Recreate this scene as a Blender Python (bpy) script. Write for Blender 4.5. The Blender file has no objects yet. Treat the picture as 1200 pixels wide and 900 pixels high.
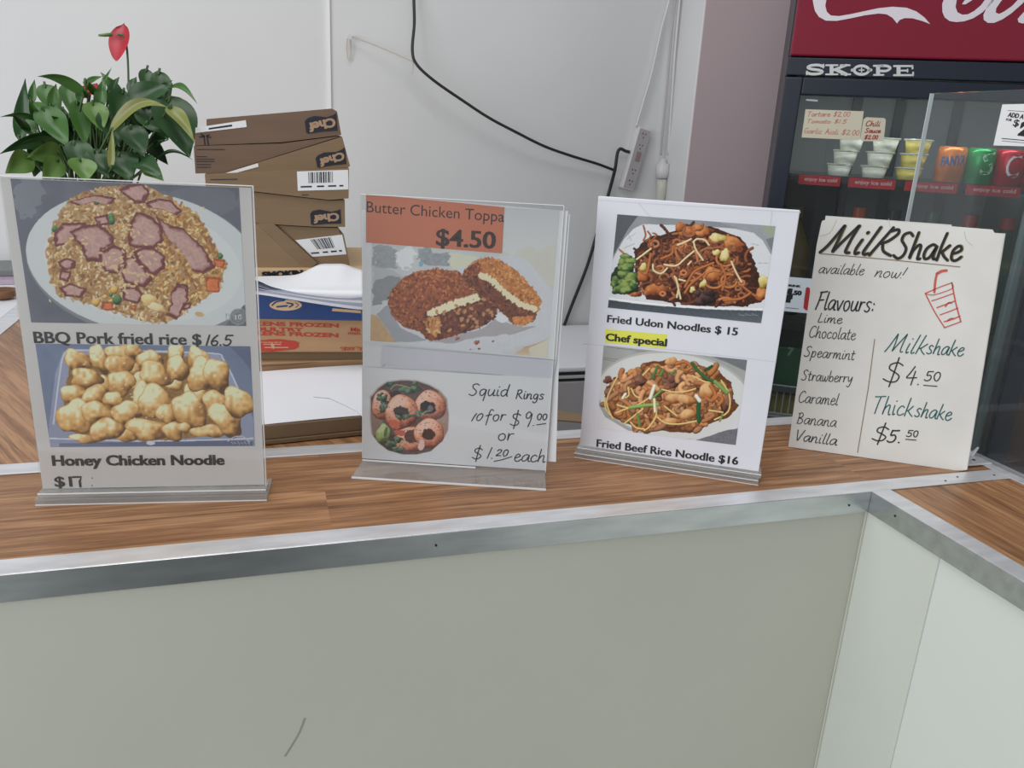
import bpy, math, random
import numpy as np
from mathutils import Vector, Matrix
SC = bpy.context.scene
COL = SC.collection
rnd = random.Random(7)

# ------------------------------------------------------------ camera, world, lights
# units are metres; z = 0 is the top of the shop counter, x runs along it, y away from the customer
YAW, PITCH, ROLL, FPX = 0.31139, 0.30041, 0.053525, 934.99
CAM = Vector((-0.65325, -0.67146, 0.366))
FLOOR = -1.05
def _axes():
    f = Vector((math.sin(YAW)*math.cos(PITCH), math.cos(YAW)*math.cos(PITCH), -math.sin(PITCH)))
    r0 = Vector((math.cos(YAW), -math.sin(YAW), 0)); u0 = r0.cross(f)
    c, s = math.cos(ROLL), math.sin(ROLL)
    return c*r0+s*u0, -s*r0+c*u0, f
CR, CU, CF = _axes()
cd = bpy.data.cameras.new('camera'); co = bpy.data.objects.new('camera', cd); COL.objects.link(co)
cd.sensor_fit = 'HORIZONTAL'; cd.sensor_width = 36; cd.lens = FPX*36/1200; cd.clip_start = 0.02
M = Matrix.Identity(4)
for i in range(3):
    M[i][0], M[i][1], M[i][2], M[i][3] = CR[i], CU[i], -CF[i], CAM[i]
co.matrix_world = M
SC.camera = co
w = bpy.data.worlds.new('world'); SC.world = w; w.use_nodes = True
w.node_tree.nodes['Background'].inputs[0].default_value = (0.97, 0.985, 1.0, 1)
w.node_tree.nodes['Background'].inputs[1].default_value = 0.36
def area(name, loc, target, sx, sy, power, col=(1, 1, 1)):
    l = bpy.data.lights.new(name, 'AREA'); l.shape = 'RECTANGLE'; l.size = sx; l.size_y = sy; l.energy = power; l.color = col
    o = bpy.data.objects.new(name, l); COL.objects.link(o); o.location = loc
    o.rotation_euler = (Vector(target)-Vector(loc)).to_track_quat('-Z', 'Y').to_euler()
    return o
area('ceiling_panel_light', (-0.7, 0.1, 1.75), (-0.5, 0.3, 0), 1.6, 0.9, 17, (1.0, 0.99, 0.97))
area('shop_window_daylight', (-3.2, -1.6, 0.7), (0.0, 0.2, 0.0), 2.2, 1.8, 62, (0.97, 0.985, 1.0))
SC.view_settings.view_transform = 'Standard'; SC.view_settings.look = 'None'
SC.view_settings.gamma = 1; SC.view_settings.use_curve_mapping = False
SC.view_settings.exposure = 0.0

# ------------------------------------------------------------ helpers
def ray(px):
    return CF + CR*((px[0]-600)/FPX) - CU*((px[1]-450)/FPX)
def on(px, p, n):
    d = ray(px); p = Vector(p); n = Vector(n)
    return CAM + d*((p-CAM).dot(n)/d.dot(n))
def onz(px, z): return on(px, (0, 0, z), (0, 0, 1))
def ony(px, y): return on(px, (0, y, 0), (0, 1, 0))
def lin(c):
    return tuple((x/255/12.92 if x/255 <= 0.04045 else ((x/255+0.055)/1.055)**2.4) for x in c)
def mat(name, rgb, rough=0.6, metal=0.0, spec=0.5, linear=False):
    m = bpy.data.materials.new(name); m.use_nodes = True
    b = m.node_tree.nodes['Principled BSDF']
    b.inputs['Base Color'].default_value = (*(rgb if linear else lin(rgb)), 1)
    b.inputs['Roughness'].default_value = rough; b.inputs['Metallic'].default_value = metal
    b.inputs['Specular IOR Level'].default_value = spec
    return m
def nz(m, scale=(1, 1, 1), nscale=5, detail=4, dark=0.85, light=1.1, bump=0.0, rot=(0, 0, 0)):
    """mottle a material's own colour with stretched noise"""
    nt = m.node_tree; N = nt.nodes; L = nt.links; b = N['Principled BSDF']
    base = b.inputs['Base Color'].default_value[:3]
    tc = N.new('ShaderNodeTexCoord'); mp = N.new('ShaderNodeMapping'); mp.inputs['Scale'].default_value = scale; mp.inputs['Rotation'].default_value = rot
    no = N.new('ShaderNodeTexNoise'); no.inputs['Scale'].default_value = nscale; no.inputs['Detail'].default_value = detail
    cr = N.new('ShaderNodeValToRGB')
    cr.color_ramp.elements[0].position = 0.3; cr.color_ramp.elements[1].position = 0.7
    cr.color_ramp.elements[0].color = (*[c*dark for c in base], 1); cr.color_ramp.elements[1].color = (*[min(1, c*light) for c in base], 1)
    L.new(tc.outputs['Object'], mp.inputs[0]); L.new(mp.outputs[0], no.inputs['Vector'])
    L.new(no.outputs['Fac'], cr.inputs[0]); L.new(cr.outputs[0], b.inputs['Base Color'])
    if bump:
        bp = N.new('ShaderNodeBump'); bp.inputs['Strength'].default_value = bump; bp.inputs['Distance'].default_value = 0.002
        L.new(no.outputs['Fac'], bp.inputs['Height']); L.new(bp.outputs[0], b.inputs['Normal'])
    return m
def clear(name, tint=(0.95, 0.96, 0.96), haze=0.03, hazecol=(0.8, 0.82, 0.83), rough=0.03, ior=1.45):
    m = bpy.data.materials.new(name); m.use_nodes = True
    nt = m.node_tree; N = nt.nodes; L = nt.links
    for n in list(N):
        if n.type != 'OUTPUT_MATERIAL': N.remove(n)
    out = [n for n in N if n.type == 'OUTPUT_MATERIAL'][0]
    tr = N.new('ShaderNodeBsdfTransparent'); tr.inputs[0].default_value = (*tint, 1)
    df = N.new('ShaderNodeBsdfDiffuse'); df.inputs[0].default_value = (*hazecol, 1)
    gl = N.new('ShaderNodeBsdfGlossy'); gl.inputs['Roughness'].default_value = rough
    m1 = N.new('ShaderNodeMixShader'); m1.inputs[0].default_value = haze
    m2 = N.new('ShaderNodeMixShader'); lw = N.new('ShaderNodeLayerWeight'); lw.inputs[0].default_value = 0.5
    pw_ = N.new('ShaderNodeMath'); pw_.operation = 'POWER'; pw_.inputs[1].default_value = 5; L.new(lw.outputs['Facing'], pw_.inputs[0])
    fr = N.new('ShaderNodeMath'); fr.operation = 'MULTIPLY_ADD'; fr.inputs[1].default_value = 0.9; f0 = ((ior-1)/(ior+1))**2; fr.inputs[2].default_value = f0; L.new(pw_.outputs[0], fr.inputs[0])
    L.new(tr.outputs[0], m1.inputs[1]); L.new(df.outputs[0], m1.inputs[2])
    L.new(fr.outputs[0], m2.inputs[0]); L.new(m1.outputs[0], m2.inputs[1]); L.new(gl.outputs[0], m2.inputs[2])
    L.new(m2.outputs[0], out.inputs[0])
    return m
def wood(name, rot=0.0):
    m = bpy.data.materials.new(name); m.use_nodes = True
    nt = m.node_tree; N = nt.nodes; L = nt.links; b = N['Principled BSDF']
    b.inputs['Roughness'].default_value = 0.38; b.inputs['Specular IOR Level'].default_value = 0.4
    tc = N.new('ShaderNodeTexCoord'); mp = N.new('ShaderNodeMapping'); mp.inputs['Rotation'].default_value = (0, 0, rot)
    L.new(tc.outputs['Object'], mp.inputs[0])
    br = N.new('ShaderNodeTexBrick'); br.offset = 0.37; br.inputs['Scale'].default_value = 1.0
    br.inputs['Color1'].default_value = (0, 0, 0, 1); br.inputs['Color2'].default_value = (1, 1, 1, 1); br.inputs['Mortar'].default_value = (0.5, 0.5, 0.5, 1)
    br.inputs['Mortar Size'].default_value = 0.0; br.inputs['Brick Width'].default_value = 0.62; br.inputs['Row Height'].default_value = 0.088
    L.new(mp.outputs[0], br.inputs['Vector'])
    add = N.new('ShaderNodeVectorMath'); add.operation = 'MULTIPLY_ADD'
    add.inputs[1].default_value = (7.3, 3.1, 5.7)
    L.new(br.outputs['Color'], add.inputs[0]); L.new(mp.outputs[0], add.inputs[2])
    def stretched(sx, sy, sc, det, dist):
        mm = N.new('ShaderNodeMapping'); mm.inputs['Scale'].default_value = (sx, sy, 1); L.new(add.outputs[0], mm.inputs[0])
        no = N.new('ShaderNodeTexNoise'); no.inputs['Scale'].default_value = sc; no.inputs['Detail'].default_value = det; no.inputs['Distortion'].default_value = dist
        L.new(mm.outputs[0], no.inputs['Vector']); return no
    a = stretched(1.4, 30, 4, 6, 0.9); g = stretched(5, 190, 6, 6, 0.4)
    mx = N.new('ShaderNodeMath'); mx.operation = 'MULTIPLY_ADD'; mx.inputs[1].default_value = 0.6
    L.new(g.outputs['Fac'], mx.inputs[0]); L.new(a.outputs['Fac'], mx.inputs[2])
    sb = N.new('ShaderNodeMath'); sb.operation = 'MULTIPLY_ADD'; sb.inputs[1].default_value = 0.10
    L.new(br.outputs['Color'], sb.inputs[0]); L.new(mx.outputs[0], sb.inputs[2])
    cr = N.new('ShaderNodeValToRGB'); e = cr.color_ramp.elements
    e[0].position = 0.54; e[0].color = (*lin((100, 68, 45)), 1); e[1].position = 1.0; e[1].color = (*lin((180, 136, 97)), 1)
    k = e.new(0.73); k.color = (*lin((134, 94, 63)), 1); k = e.new(0.86); k.color = (*lin((154, 111, 76)), 1)
    L.new(sb.outputs[0], cr.inputs[0]); L.new(cr.outputs[0], b.inputs['Base Color'])
    bp = N.new('ShaderNodeBump'); bp.inputs['Strength'].default_value = 0.12; bp.inputs['Distance'].default_value = 0.001
    L.new(g.outputs['Fac'], bp.inputs['Height']); L.new(bp.outputs[0], b.inputs['Normal'])
    return m
def vcol_mat(name, rough=0.4, spec=0.3):
    m = mat(name, (255, 255, 255), rough, spec=spec); nt = m.node_tree
    at = nt.nodes.new('ShaderNodeVertexColor'); at.layer_name = 'print'
    nt.links.new(at.outputs['Color'], nt.nodes['Principled BSDF'].inputs['Base Color'])
    return m

class MB:
    def __init__(s): s.v = []; s.f = []
    def add(s, vs, fs):
        o = len(s.v); s.v += [Vector(v) for v in vs]; s.f += [tuple(i+o for i in f) for f in fs]; return s
    def box(s, lo, hi, fr=None):
        (a, b, c), (d, e, f) = lo, hi
        vs = [(a,b,c),(d,b,c),(d,e,c),(a,e,c),(a,b,f),(d,b,f),(d,e,f),(a,e,f)]
        if fr: vs = [fr(*q) for q in vs]
        return s.add(vs, [(0,3,2,1),(4,5,6,7),(0,1,5,4),(1,2,6,5),(2,3,7,6),(3,0,4,7)])
    def prism(s, poly, off):
        n = len(poly); off = Vector(off); poly = [Vector(p) for p in poly]
        fs = [tuple(range(n)), tuple(range(2*n-1, n-1, -1))]
        fs += [(i, i+n, (i+1) % n+n, (i+1) % n) for i in range(n)]
        return s.add(poly+[p+off for p in poly], fs)
    def face(s, poly): return s.add(poly, [tuple(range(len(poly)))])
    def tube(s, path, r, n=8):
        path = [Vector(p) for p in path]; m = len(path); rs = r if hasattr(r, '__len__') else [r]*m
        vs = []; up = Vector((0.3, 0.2, 1)).normalized()
        for i, p in enumerate(path):
            t = (path[min(i+1, m-1)]-path[max(i-1, 0)]).normalized()
            a = t.cross(up)
            if a.length < 1e-3: a = t.cross(Vector((1, 0, 0)))
            a.normalize(); b = t.cross(a)
            vs += [p+(a*math.cos(2*math.pi*k/n)+b*math.sin(2*math.pi*k/n))*rs[i] for k in range(n)]
        fs = [(i*n+k, i*n+(k+1) % n, (i+1)*n+(k+1) % n, (i+1)*n+k) for i in range(m-1) for k in range(n)]
        fs += [tuple(range(n-1, -1, -1)), tuple((m-1)*n+k for k in range(n))]
        return s.add(vs, fs)
    def lathe(s, prof, c=(0, 0, 0), n=24, fr=None):
        vs = []
        for r, z in prof:
            for k in range(n):
                q = (c[0]+r*math.cos(2*math.pi*k/n), c[1]+r*math.sin(2*math.pi*k/n), c[2]+z)
                vs.append(fr(*q) if fr else q)
        m = len(prof)
        fs = [(i*n+k, i*n+(k+1) % n, (i+1)*n+(k+1) % n, (i+1)*n+k) for i in range(m-1) for k in range(n)]
        if prof[0][0] > 0: fs.append(tuple(range(n-1, -1, -1)))
        if prof[-1][0] > 0: fs.append(tuple((m-1)*n+k for k in range(n)))
        return s.add(vs, fs)
    def grid(s, fn, nu, nv):
        vs = [fn(i/nu, j/nv) for j in range(nv+1) for i in range(nu+1)]
        return s.add(vs, [(j*(nu+1)+i, j*(nu+1)+i+1, (j+1)*(nu+1)+i+1, (j+1)*(nu+1)+i) for j in range(nv) for i in range(nu)])
def base_matrix(o):
    while o is not None:
        if o.parent is None: return o.matrix_basis.copy()
        o = o.parent
def obj(name, mb, material, parent=None, bev=0, smooth=False, solid=0):
    me = bpy.data.meshes.new(name); vs = mb.v
    if parent is not None:
        inv = base_matrix(parent).inverted(); vs = [inv @ v for v in vs]
    me.from_pydata([tuple(v) for v in vs], [], mb.f); me.update()
    o = bpy.data.objects.new(name, me); COL.objects.link(o); me.materials.append(material)
    if parent is not None: o.parent = parent
    if smooth:
        for p in me.polygons: p.use_smooth = True
    if solid:
        md = o.modifiers.new('solidify', 'SOLIDIFY'); md.thickness = solid; md.offset = 0
    if bev:
        md = o.modifiers.new('bevel', 'BEVEL'); md.width = bev; md.segments = 2; md.limit_method = 'ANGLE'
    return o
def tag(o, label, cat, group=None):
    o['label'] = label; o['category'] = cat
    if group: o['group'] = group
    return o
def thing(name, label, cat, loc, rz=0, group=None):
    o = bpy.data.objects.new(name, None); COL.objects.link(o); o.empty_display_size = 0.03
    o.matrix_basis = Matrix.Translation(Vector(loc)) @ Matrix.Rotation(rz, 4, 'Z')
    return tag(o, label, cat, group)
def struct(name, mb, material, **k):
    o = obj(name, mb, material, **k); o['kind'] = 'structure'; return o
def copy_tree(o, parent=None):
    c = o.copy(); COL.objects.link(c)
    if parent is not None: c.parent = parent
    for ch in list(o.children): copy_tree(ch, c)
    return c

# ---- frames (a flat place to print or write on) and lettering
class Frame:
    def __init__(s, O, U, V): s.O, s.U, s.V = Vector(O), Vector(U).normalized(), Vector(V).normalized(); s.N = s.U.cross(s.V)
    def pt(s, u, v, n=0): return s.O+s.U*u+s.V*v+s.N*n
    def px(s, p, n=0):
        q = on(p, s.O+s.N*n, s.N)-s.O; return q.dot(s.U), q.dot(s.V)
    def P(s, p, n=0): return s.pt(*s.px(p, n), n)
def patch(mb, fr, quad, n, th=0.0):
    if th: mb.prism([fr.P(q, n) for q in quad], fr.N*-th)
    else: mb.face([fr.P(q, n) for q in quad])
    return mb
_txt = {}
def text_geo(s, bold):
    if (s, bold) not in _txt:
        c = bpy.data.curves.new('t', 'FONT'); c.body = s; c.size = 1; c.offset = bold; c.resolution_u = 3
        o = bpy.data.objects.new('t', c); COL.objects.link(o)
        dg = bpy.context.evaluated_depsgraph_get(); dg.update()
        me = bpy.data.meshes.new_from_object(o.evaluated_get(dg))
        v = np.array([x.co[:2] for x in me.vertices]) if len(me.vertices) else np.zeros((1, 2))
        f = [tuple(p.vertices) for p in me.polygons]
        bpy.data.objects.remove(o); bpy.data.curves.remove(c); bpy.data.meshes.remove(me)
        _txt[(s, bold)] = (v, f)
    return _txt[(s, bold)]
def type_on(mb, fr, s, p0, p1, cap, n=0.0004, bold=0.02, uv=False, spin=False):
    """printed letters: baseline from pixel p0 to p1, capitals cap pixels tall (or metres when uv)"""
    heavy = bold >= .024
    if heavy and '$' in s: bold = .012
    v, f = text_geo(s, bold); capH = text_geo('H', bold)[0][:, 1].max()
    a = Vector(p0 if uv else fr.px(p0, n)); b = Vector(p1 if uv else fr.px(p1, n))
    if uv: h = cap
    else: h = (Vector(fr.px((p0[0], p0[1]-cap), n))-a).length
    ex = b-a; L = ex.length; ex.normalize(); ey = Vector((-ex[1], ex[0]))
    x0, x1 = v[:, 0].min(), v[:, 0].max()
    out = []
    for x, y in v:
        q = a+ex*((x-x0)/(x1-x0)*L)+ey*(y/capH*h); out.append(fr.pt(q[0], q[1], n))
    mb.add(out, f)
    if heavy:   # a heavier face: strike the line twice, a hair apart
        sh = fr.U*(ex[0]*h*.06)+fr.V*(ex[1]*h*.06); mb.add([p+sh+fr.N*.00001 for p in out], f)
    return mb
# handwriting: one-stroke glyphs, cap height 1, x height .55
G = {
'a': (.55, [[(.48,.5),(.3,.56),(.1,.42),(.04,.18),(.14,.02),(.32,.1),(.46,.4),(.5,.52),(.46,.2),(.5,.03),(.6,.04)]]),
'b': (.5, [[(.1,1),(.06,.5),(.06,.02),(.1,.3),(.28,.5),(.42,.38),(.4,.12),(.24,.0),(.06,.08)]]),
'c': (.45, [[(.4,.45),(.28,.55),(.1,.42),(.05,.2),(.14,.02),(.3,.02),(.45,.12)]]),
'd': (.52, [[(.44,.48),(.28,.55),(.08,.4),(.06,.12),(.2,.0),(.38,.15),(.48,.6),(.5,1),(.46,.4),(.46,.05),(.54,.02)]]),
'e': (.46, [[(.06,.26),(.26,.32),(.4,.42),(.34,.54),(.2,.54),(.07,.36),(.07,.12),(.2,.0),(.36,.04),(.48,.16)]]),
'f': (.42, [[(.46,.88),(.36,1),(.24,.9),(.18,.5),(.1,-.3)],[(.0,.48),(.38,.56)]]),
'g': (.5, [[(.42,.46),(.26,.55),(.08,.4),(.08,.12),(.22,.02),(.36,.16),(.44,.5),(.42,.0),(.34,-.3),(.16,-.38),(.04,-.26)]]),
'h': (.52, [[(.12,1),(.08,.5),(.04,.0),(.1,.3),(.26,.52),(.38,.5),(.38,.2),(.4,.0),(.52,.03)]]),
'i': (.22, [[(.08,.52),(.06,.2),(.1,.02),(.2,.06)],[(.12,.76),(.13,.79)]]),
'k': (.5, [[(.14,1),(.08,.5),(.04,.0)],[(.42,.56),(.2,.34),(.08,.28)],[(.16,.32),(.3,.14),(.5,.0)]]),
'l': (.22, [[(.14,1),(.08,.5),(.06,.12),(.12,.01),(.22,.06)]]),
'm': (.78, [[(.06,.54),(.05,.25),(.03,.0),(.1,.34),(.22,.54),(.32,.48),(.32,.02),(.4,.36),(.52,.54),(.62,.46),(.62,.1),(.68,.0),(.78,.06)]]),
'n': (.52, [[(.06,.54),(.05,.25),(.03,.0),(.1,.32),(.26,.54),(.38,.46),(.38,.1),(.43,.0),(.52,.06)]]),
'o': (.5, [[(.28,.54),(.1,.46),(.05,.2),(.18,.0),(.36,.06),(.44,.3),(.36,.5),(.24,.53)]]),
'p': (.5, [[(.08,.54),(.05,.1),(.0,-.42),(.06,.1),(.16,.48),(.34,.52),(.42,.32),(.32,.06),(.16,.02),(.06,.12)]]),
'q': (.52, [[(.44,.46),(.28,.55),(.08,.4),(.08,.12),(.22,.02),(.38,.2),(.46,.52),(.42,.0),(.38,-.42)]]),
'r': (.38, [[(.06,.54),(.06,.2),(.04,.0),(.1,.34),(.2,.5),(.36,.5)]]),
's': (.42, [[(.38,.5),(.22,.56),(.1,.44),(.18,.32),(.32,.22),(.34,.08),(.2,.0),(.02,.06)]]),
't': (.36, [[(.16,.86),(.12,.4),(.12,.08),(.2,.0),(.34,.08)],[(.0,.56),(.34,.6)]]),
'u': (.54, [[(.06,.54),(.05,.2),(.14,.02),(.3,.08),(.42,.4),(.44,.54),(.42,.14),(.46,.02),(.56,.06)]]),
'v': (.46, [[(.03,.52),(.12,.2),(.2,.0),(.32,.28),(.44,.56)]]),
'w': (.66, [[(.03,.52),(.08,.14),(.18,.0),(.3,.2),(.34,.46),(.36,.12),(.46,.0),(.58,.24),(.62,.54)]]),
'y': (.5, [[(.05,.54),(.08,.2),(.2,.1),(.36,.3),(.44,.54),(.38,.1),(.28,-.3),(.12,-.4),(.02,-.3)]]),
'M': (.95, [[(.0,.0),(.12,.3),(.28,.98)],[(.28,.98),(.34,.5),(.38,.06)],[(.38,.06),(.54,.5),(.74,1.0)],[(.74,1.0),(.74,.5),(.78,.08),(.92,.05)]]),
'S': (.62, [[(.58,.86),(.42,.98),(.2,.9),(.16,.7),(.32,.54),(.46,.36),(.42,.12),(.22,.0),(.0,.1)]]),
'R': (.6, [[(.12,.9),(.08,.4),(.04,.0)],[(.08,.9),(.36,.94),(.46,.74),(.3,.54),(.1,.48)],[(.18,.48),(.36,.2),(.56,.0)]]),
'F': (.55, [[(.2,.98),(.14,.5),(.0,.02)],[(.1,.96),(.36,.98),(.6,1.02)],[(.12,.52),(.3,.54),(.46,.56)]]),
'L': (.45, [[(.12,.98),(.1,.5),(.04,.04),(.2,.02),(.42,.08)]]),
'C': (.62, [[(.58,.86),(.42,1.0),(.18,.86),(.06,.5),(.08,.16),(.24,.0),(.44,.06),(.6,.2)]]),
'B': (.58, [[(.12,.94),(.1,.5),(.06,.0)],[(.02,.9),(.3,.98),(.44,.8),(.32,.56),(.12,.5),(.38,.44),(.5,.24),(.36,.02),(.06,.02)]]),
'T': (.6, [[(.0,.94),(.3,.97),(.62,1.0)],[(.34,.97),(.26,.5),(.2,.0)]]),
'V': (.6, [[(.06,.98),(.14,.5),(.24,.02),(.4,.5),(.6,1.02)]]),
'K': (.66, [[(.24,1),(.14,.5),(.02,.0)],[(.24,.86),(.44,.94),(.5,.78),(.34,.52),(.14,.42)],[(.2,.46),(.36,.18),(.68,.02)]]),
'A': (.6, [[(.0,.0),(.16,.5),(.3,1.0)],[(.3,1.0),(.4,.5),(.52,.0)],[(.1,.36),(.44,.4)]]),
'G': (.62, [[(.56,.86),(.4,1.0),(.16,.86),(.06,.5),(.1,.14),(.3,.0),(.52,.12),(.56,.44),(.34,.42)]]),
'0': (.5, [[(.3,.96),(.1,.8),(.06,.4),(.18,.04),(.36,.08),(.46,.5),(.4,.86),(.24,.96)]]),
'1': (.25, [[(.2,1.0),(.12,.5),(.06,.0)]]),
'2': (.55, [[(.08,.76),(.24,.96),(.42,.84),(.36,.5),(.06,.04),(.3,.06),(.54,.04)]]),
'4': (.6, [[(.36,1.0),(.18,.6),(.04,.36),(.3,.36),(.58,.4)],[(.44,.74),(.4,.3),(.36,-.04)]]),
'5': (.55, [[(.16,.96),(.12,.56),(.34,.6),(.46,.38),(.36,.08),(.14,.0),(.0,.1)],[(.16,.96),(.34,.97),(.54,.98)]]),
'6': (.5, [[(.4,.98),(.16,.66),(.06,.3),(.16,.02),(.38,.06),(.44,.32),(.28,.46),(.1,.34)]]),
'7': (.5, [[(.02,.94),(.44,.98),(.28,.5),(.16,.0)]]),
'9': (.5, [[(.44,.8),(.28,.98),(.1,.8),(.14,.54),(.32,.56),(.46,.84),(.42,.4),(.3,-.05)]]),
'$': (.62, [[(.56,.78),(.38,.88),(.16,.8),(.14,.62),(.34,.5),(.5,.34),(.42,.14),(.2,.1),(.0,.2)],[(.4,1.1),(.32,.5),(.24,-.1)]]),
'.': (.22, [[(.08,.02),(.1,.04)]]), ':': (.25, [[(.1,.1),(.11,.13)],[(.12,.42),(.13,.45)]]),
'!': (.3, [[(.2,1.0),(.14,.6),(.1,.3)],[(.06,.03),(.07,.05)]]), ' ': (.4, []), "'": (.2, [[(.1,1),(.08,.8)]]),
}
def crom(pts, k=5):
    P = [Vector(p) for p in pts]
    if len(P) < 3: return P
    out = []
    for i in range(len(P)-1):
        p0, p1, p2, p3 = P[max(i-1, 0)], P[i], P[i+1], P[min(i+2, len(P)-1)]
        for j in range(k):
            t = j/k
            out.append(0.5*((2*p1)+(p2-p0)*t+(2*p0-5*p1+4*p2-p3)*t*t+(3*p1-p0-3*p2+p3)*t**3))
    out.append(P[-1]); return out
def ribbon(mb, fr, pts, wd, n=0.0004):
    """a pen stroke of width wd along 2-D points of the frame, with blunt round ends"""
    P = [Vector(p[:2]) for p in pts]
    Q = [P[0]]
    for p in P[1:]:
        if (p-Q[-1]).length > wd*0.15: Q.append(p)
    if len(Q) < 2: Q = [Q[0]-Vector((wd*.2, 0)), Q[0]+Vector((wd*.2, 0))]
    m = len(Q); vs = []
    for i, p in enumerate(Q):
        t = Q[min(i+1, m-1)]-Q[max(i-1, 0)]
        if t.length < 1e-9: t = Vector((1, 0))
        t.normalize(); s = Vector((-t[1], t[0]))*wd*.5
        vs += [fr.pt(*(p+s), n), fr.pt(*(p-s), n)]
    mb.add(vs, [(2*i, 2*i+1, 2*i+3, 2*i+2) for i in range(m-1)])
    for p in (Q[0], Q[-1]):
        mb.add([fr.pt(p[0]+wd*.5*math.cos(a*math.pi/4), p[1]+wd*.5*math.sin(a*math.pi/4), n*1.02) for a in range(8)], [tuple(range(8))])
    return mb
def write(mb, fr, s, p0, p1, cap, wd=0.0012, slant=0.15, n=0.0004):
    x = 0; strokes = []
    for ch in s:
        wdt, st = G[ch]
        for q in st: strokes.append([(x+a+slant*b, b) for a, b in q])
        x += wdt+0.06
    a = Vector(fr.px(p0, n)); b = Vector(fr.px(p1, n)); h = (Vector(fr.px((p0[0], p0[1]-cap), n))-a).length
    ex = b-a; L = ex.length; ex.normalize(); ey = Vector((-ex[1], ex[0]))
    for st in strokes:
        j = [(px_+rnd.uniform(-.012, .012), py_+rnd.uniform(-.012, .012)) for px_, py_ in st]
        ribbon(mb, fr, [a+ex*(q[0]/x*L)+ey*(q[1]*h) for q in crom(j)], wd, n)
    return mb
def line(mb, fr, pts, wd, n=0.0004, smooth=False):
    q = [fr.px(p, n) for p in pts]
    return ribbon(mb, fr, crom(q) if smooth else q, wd, n)

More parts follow.
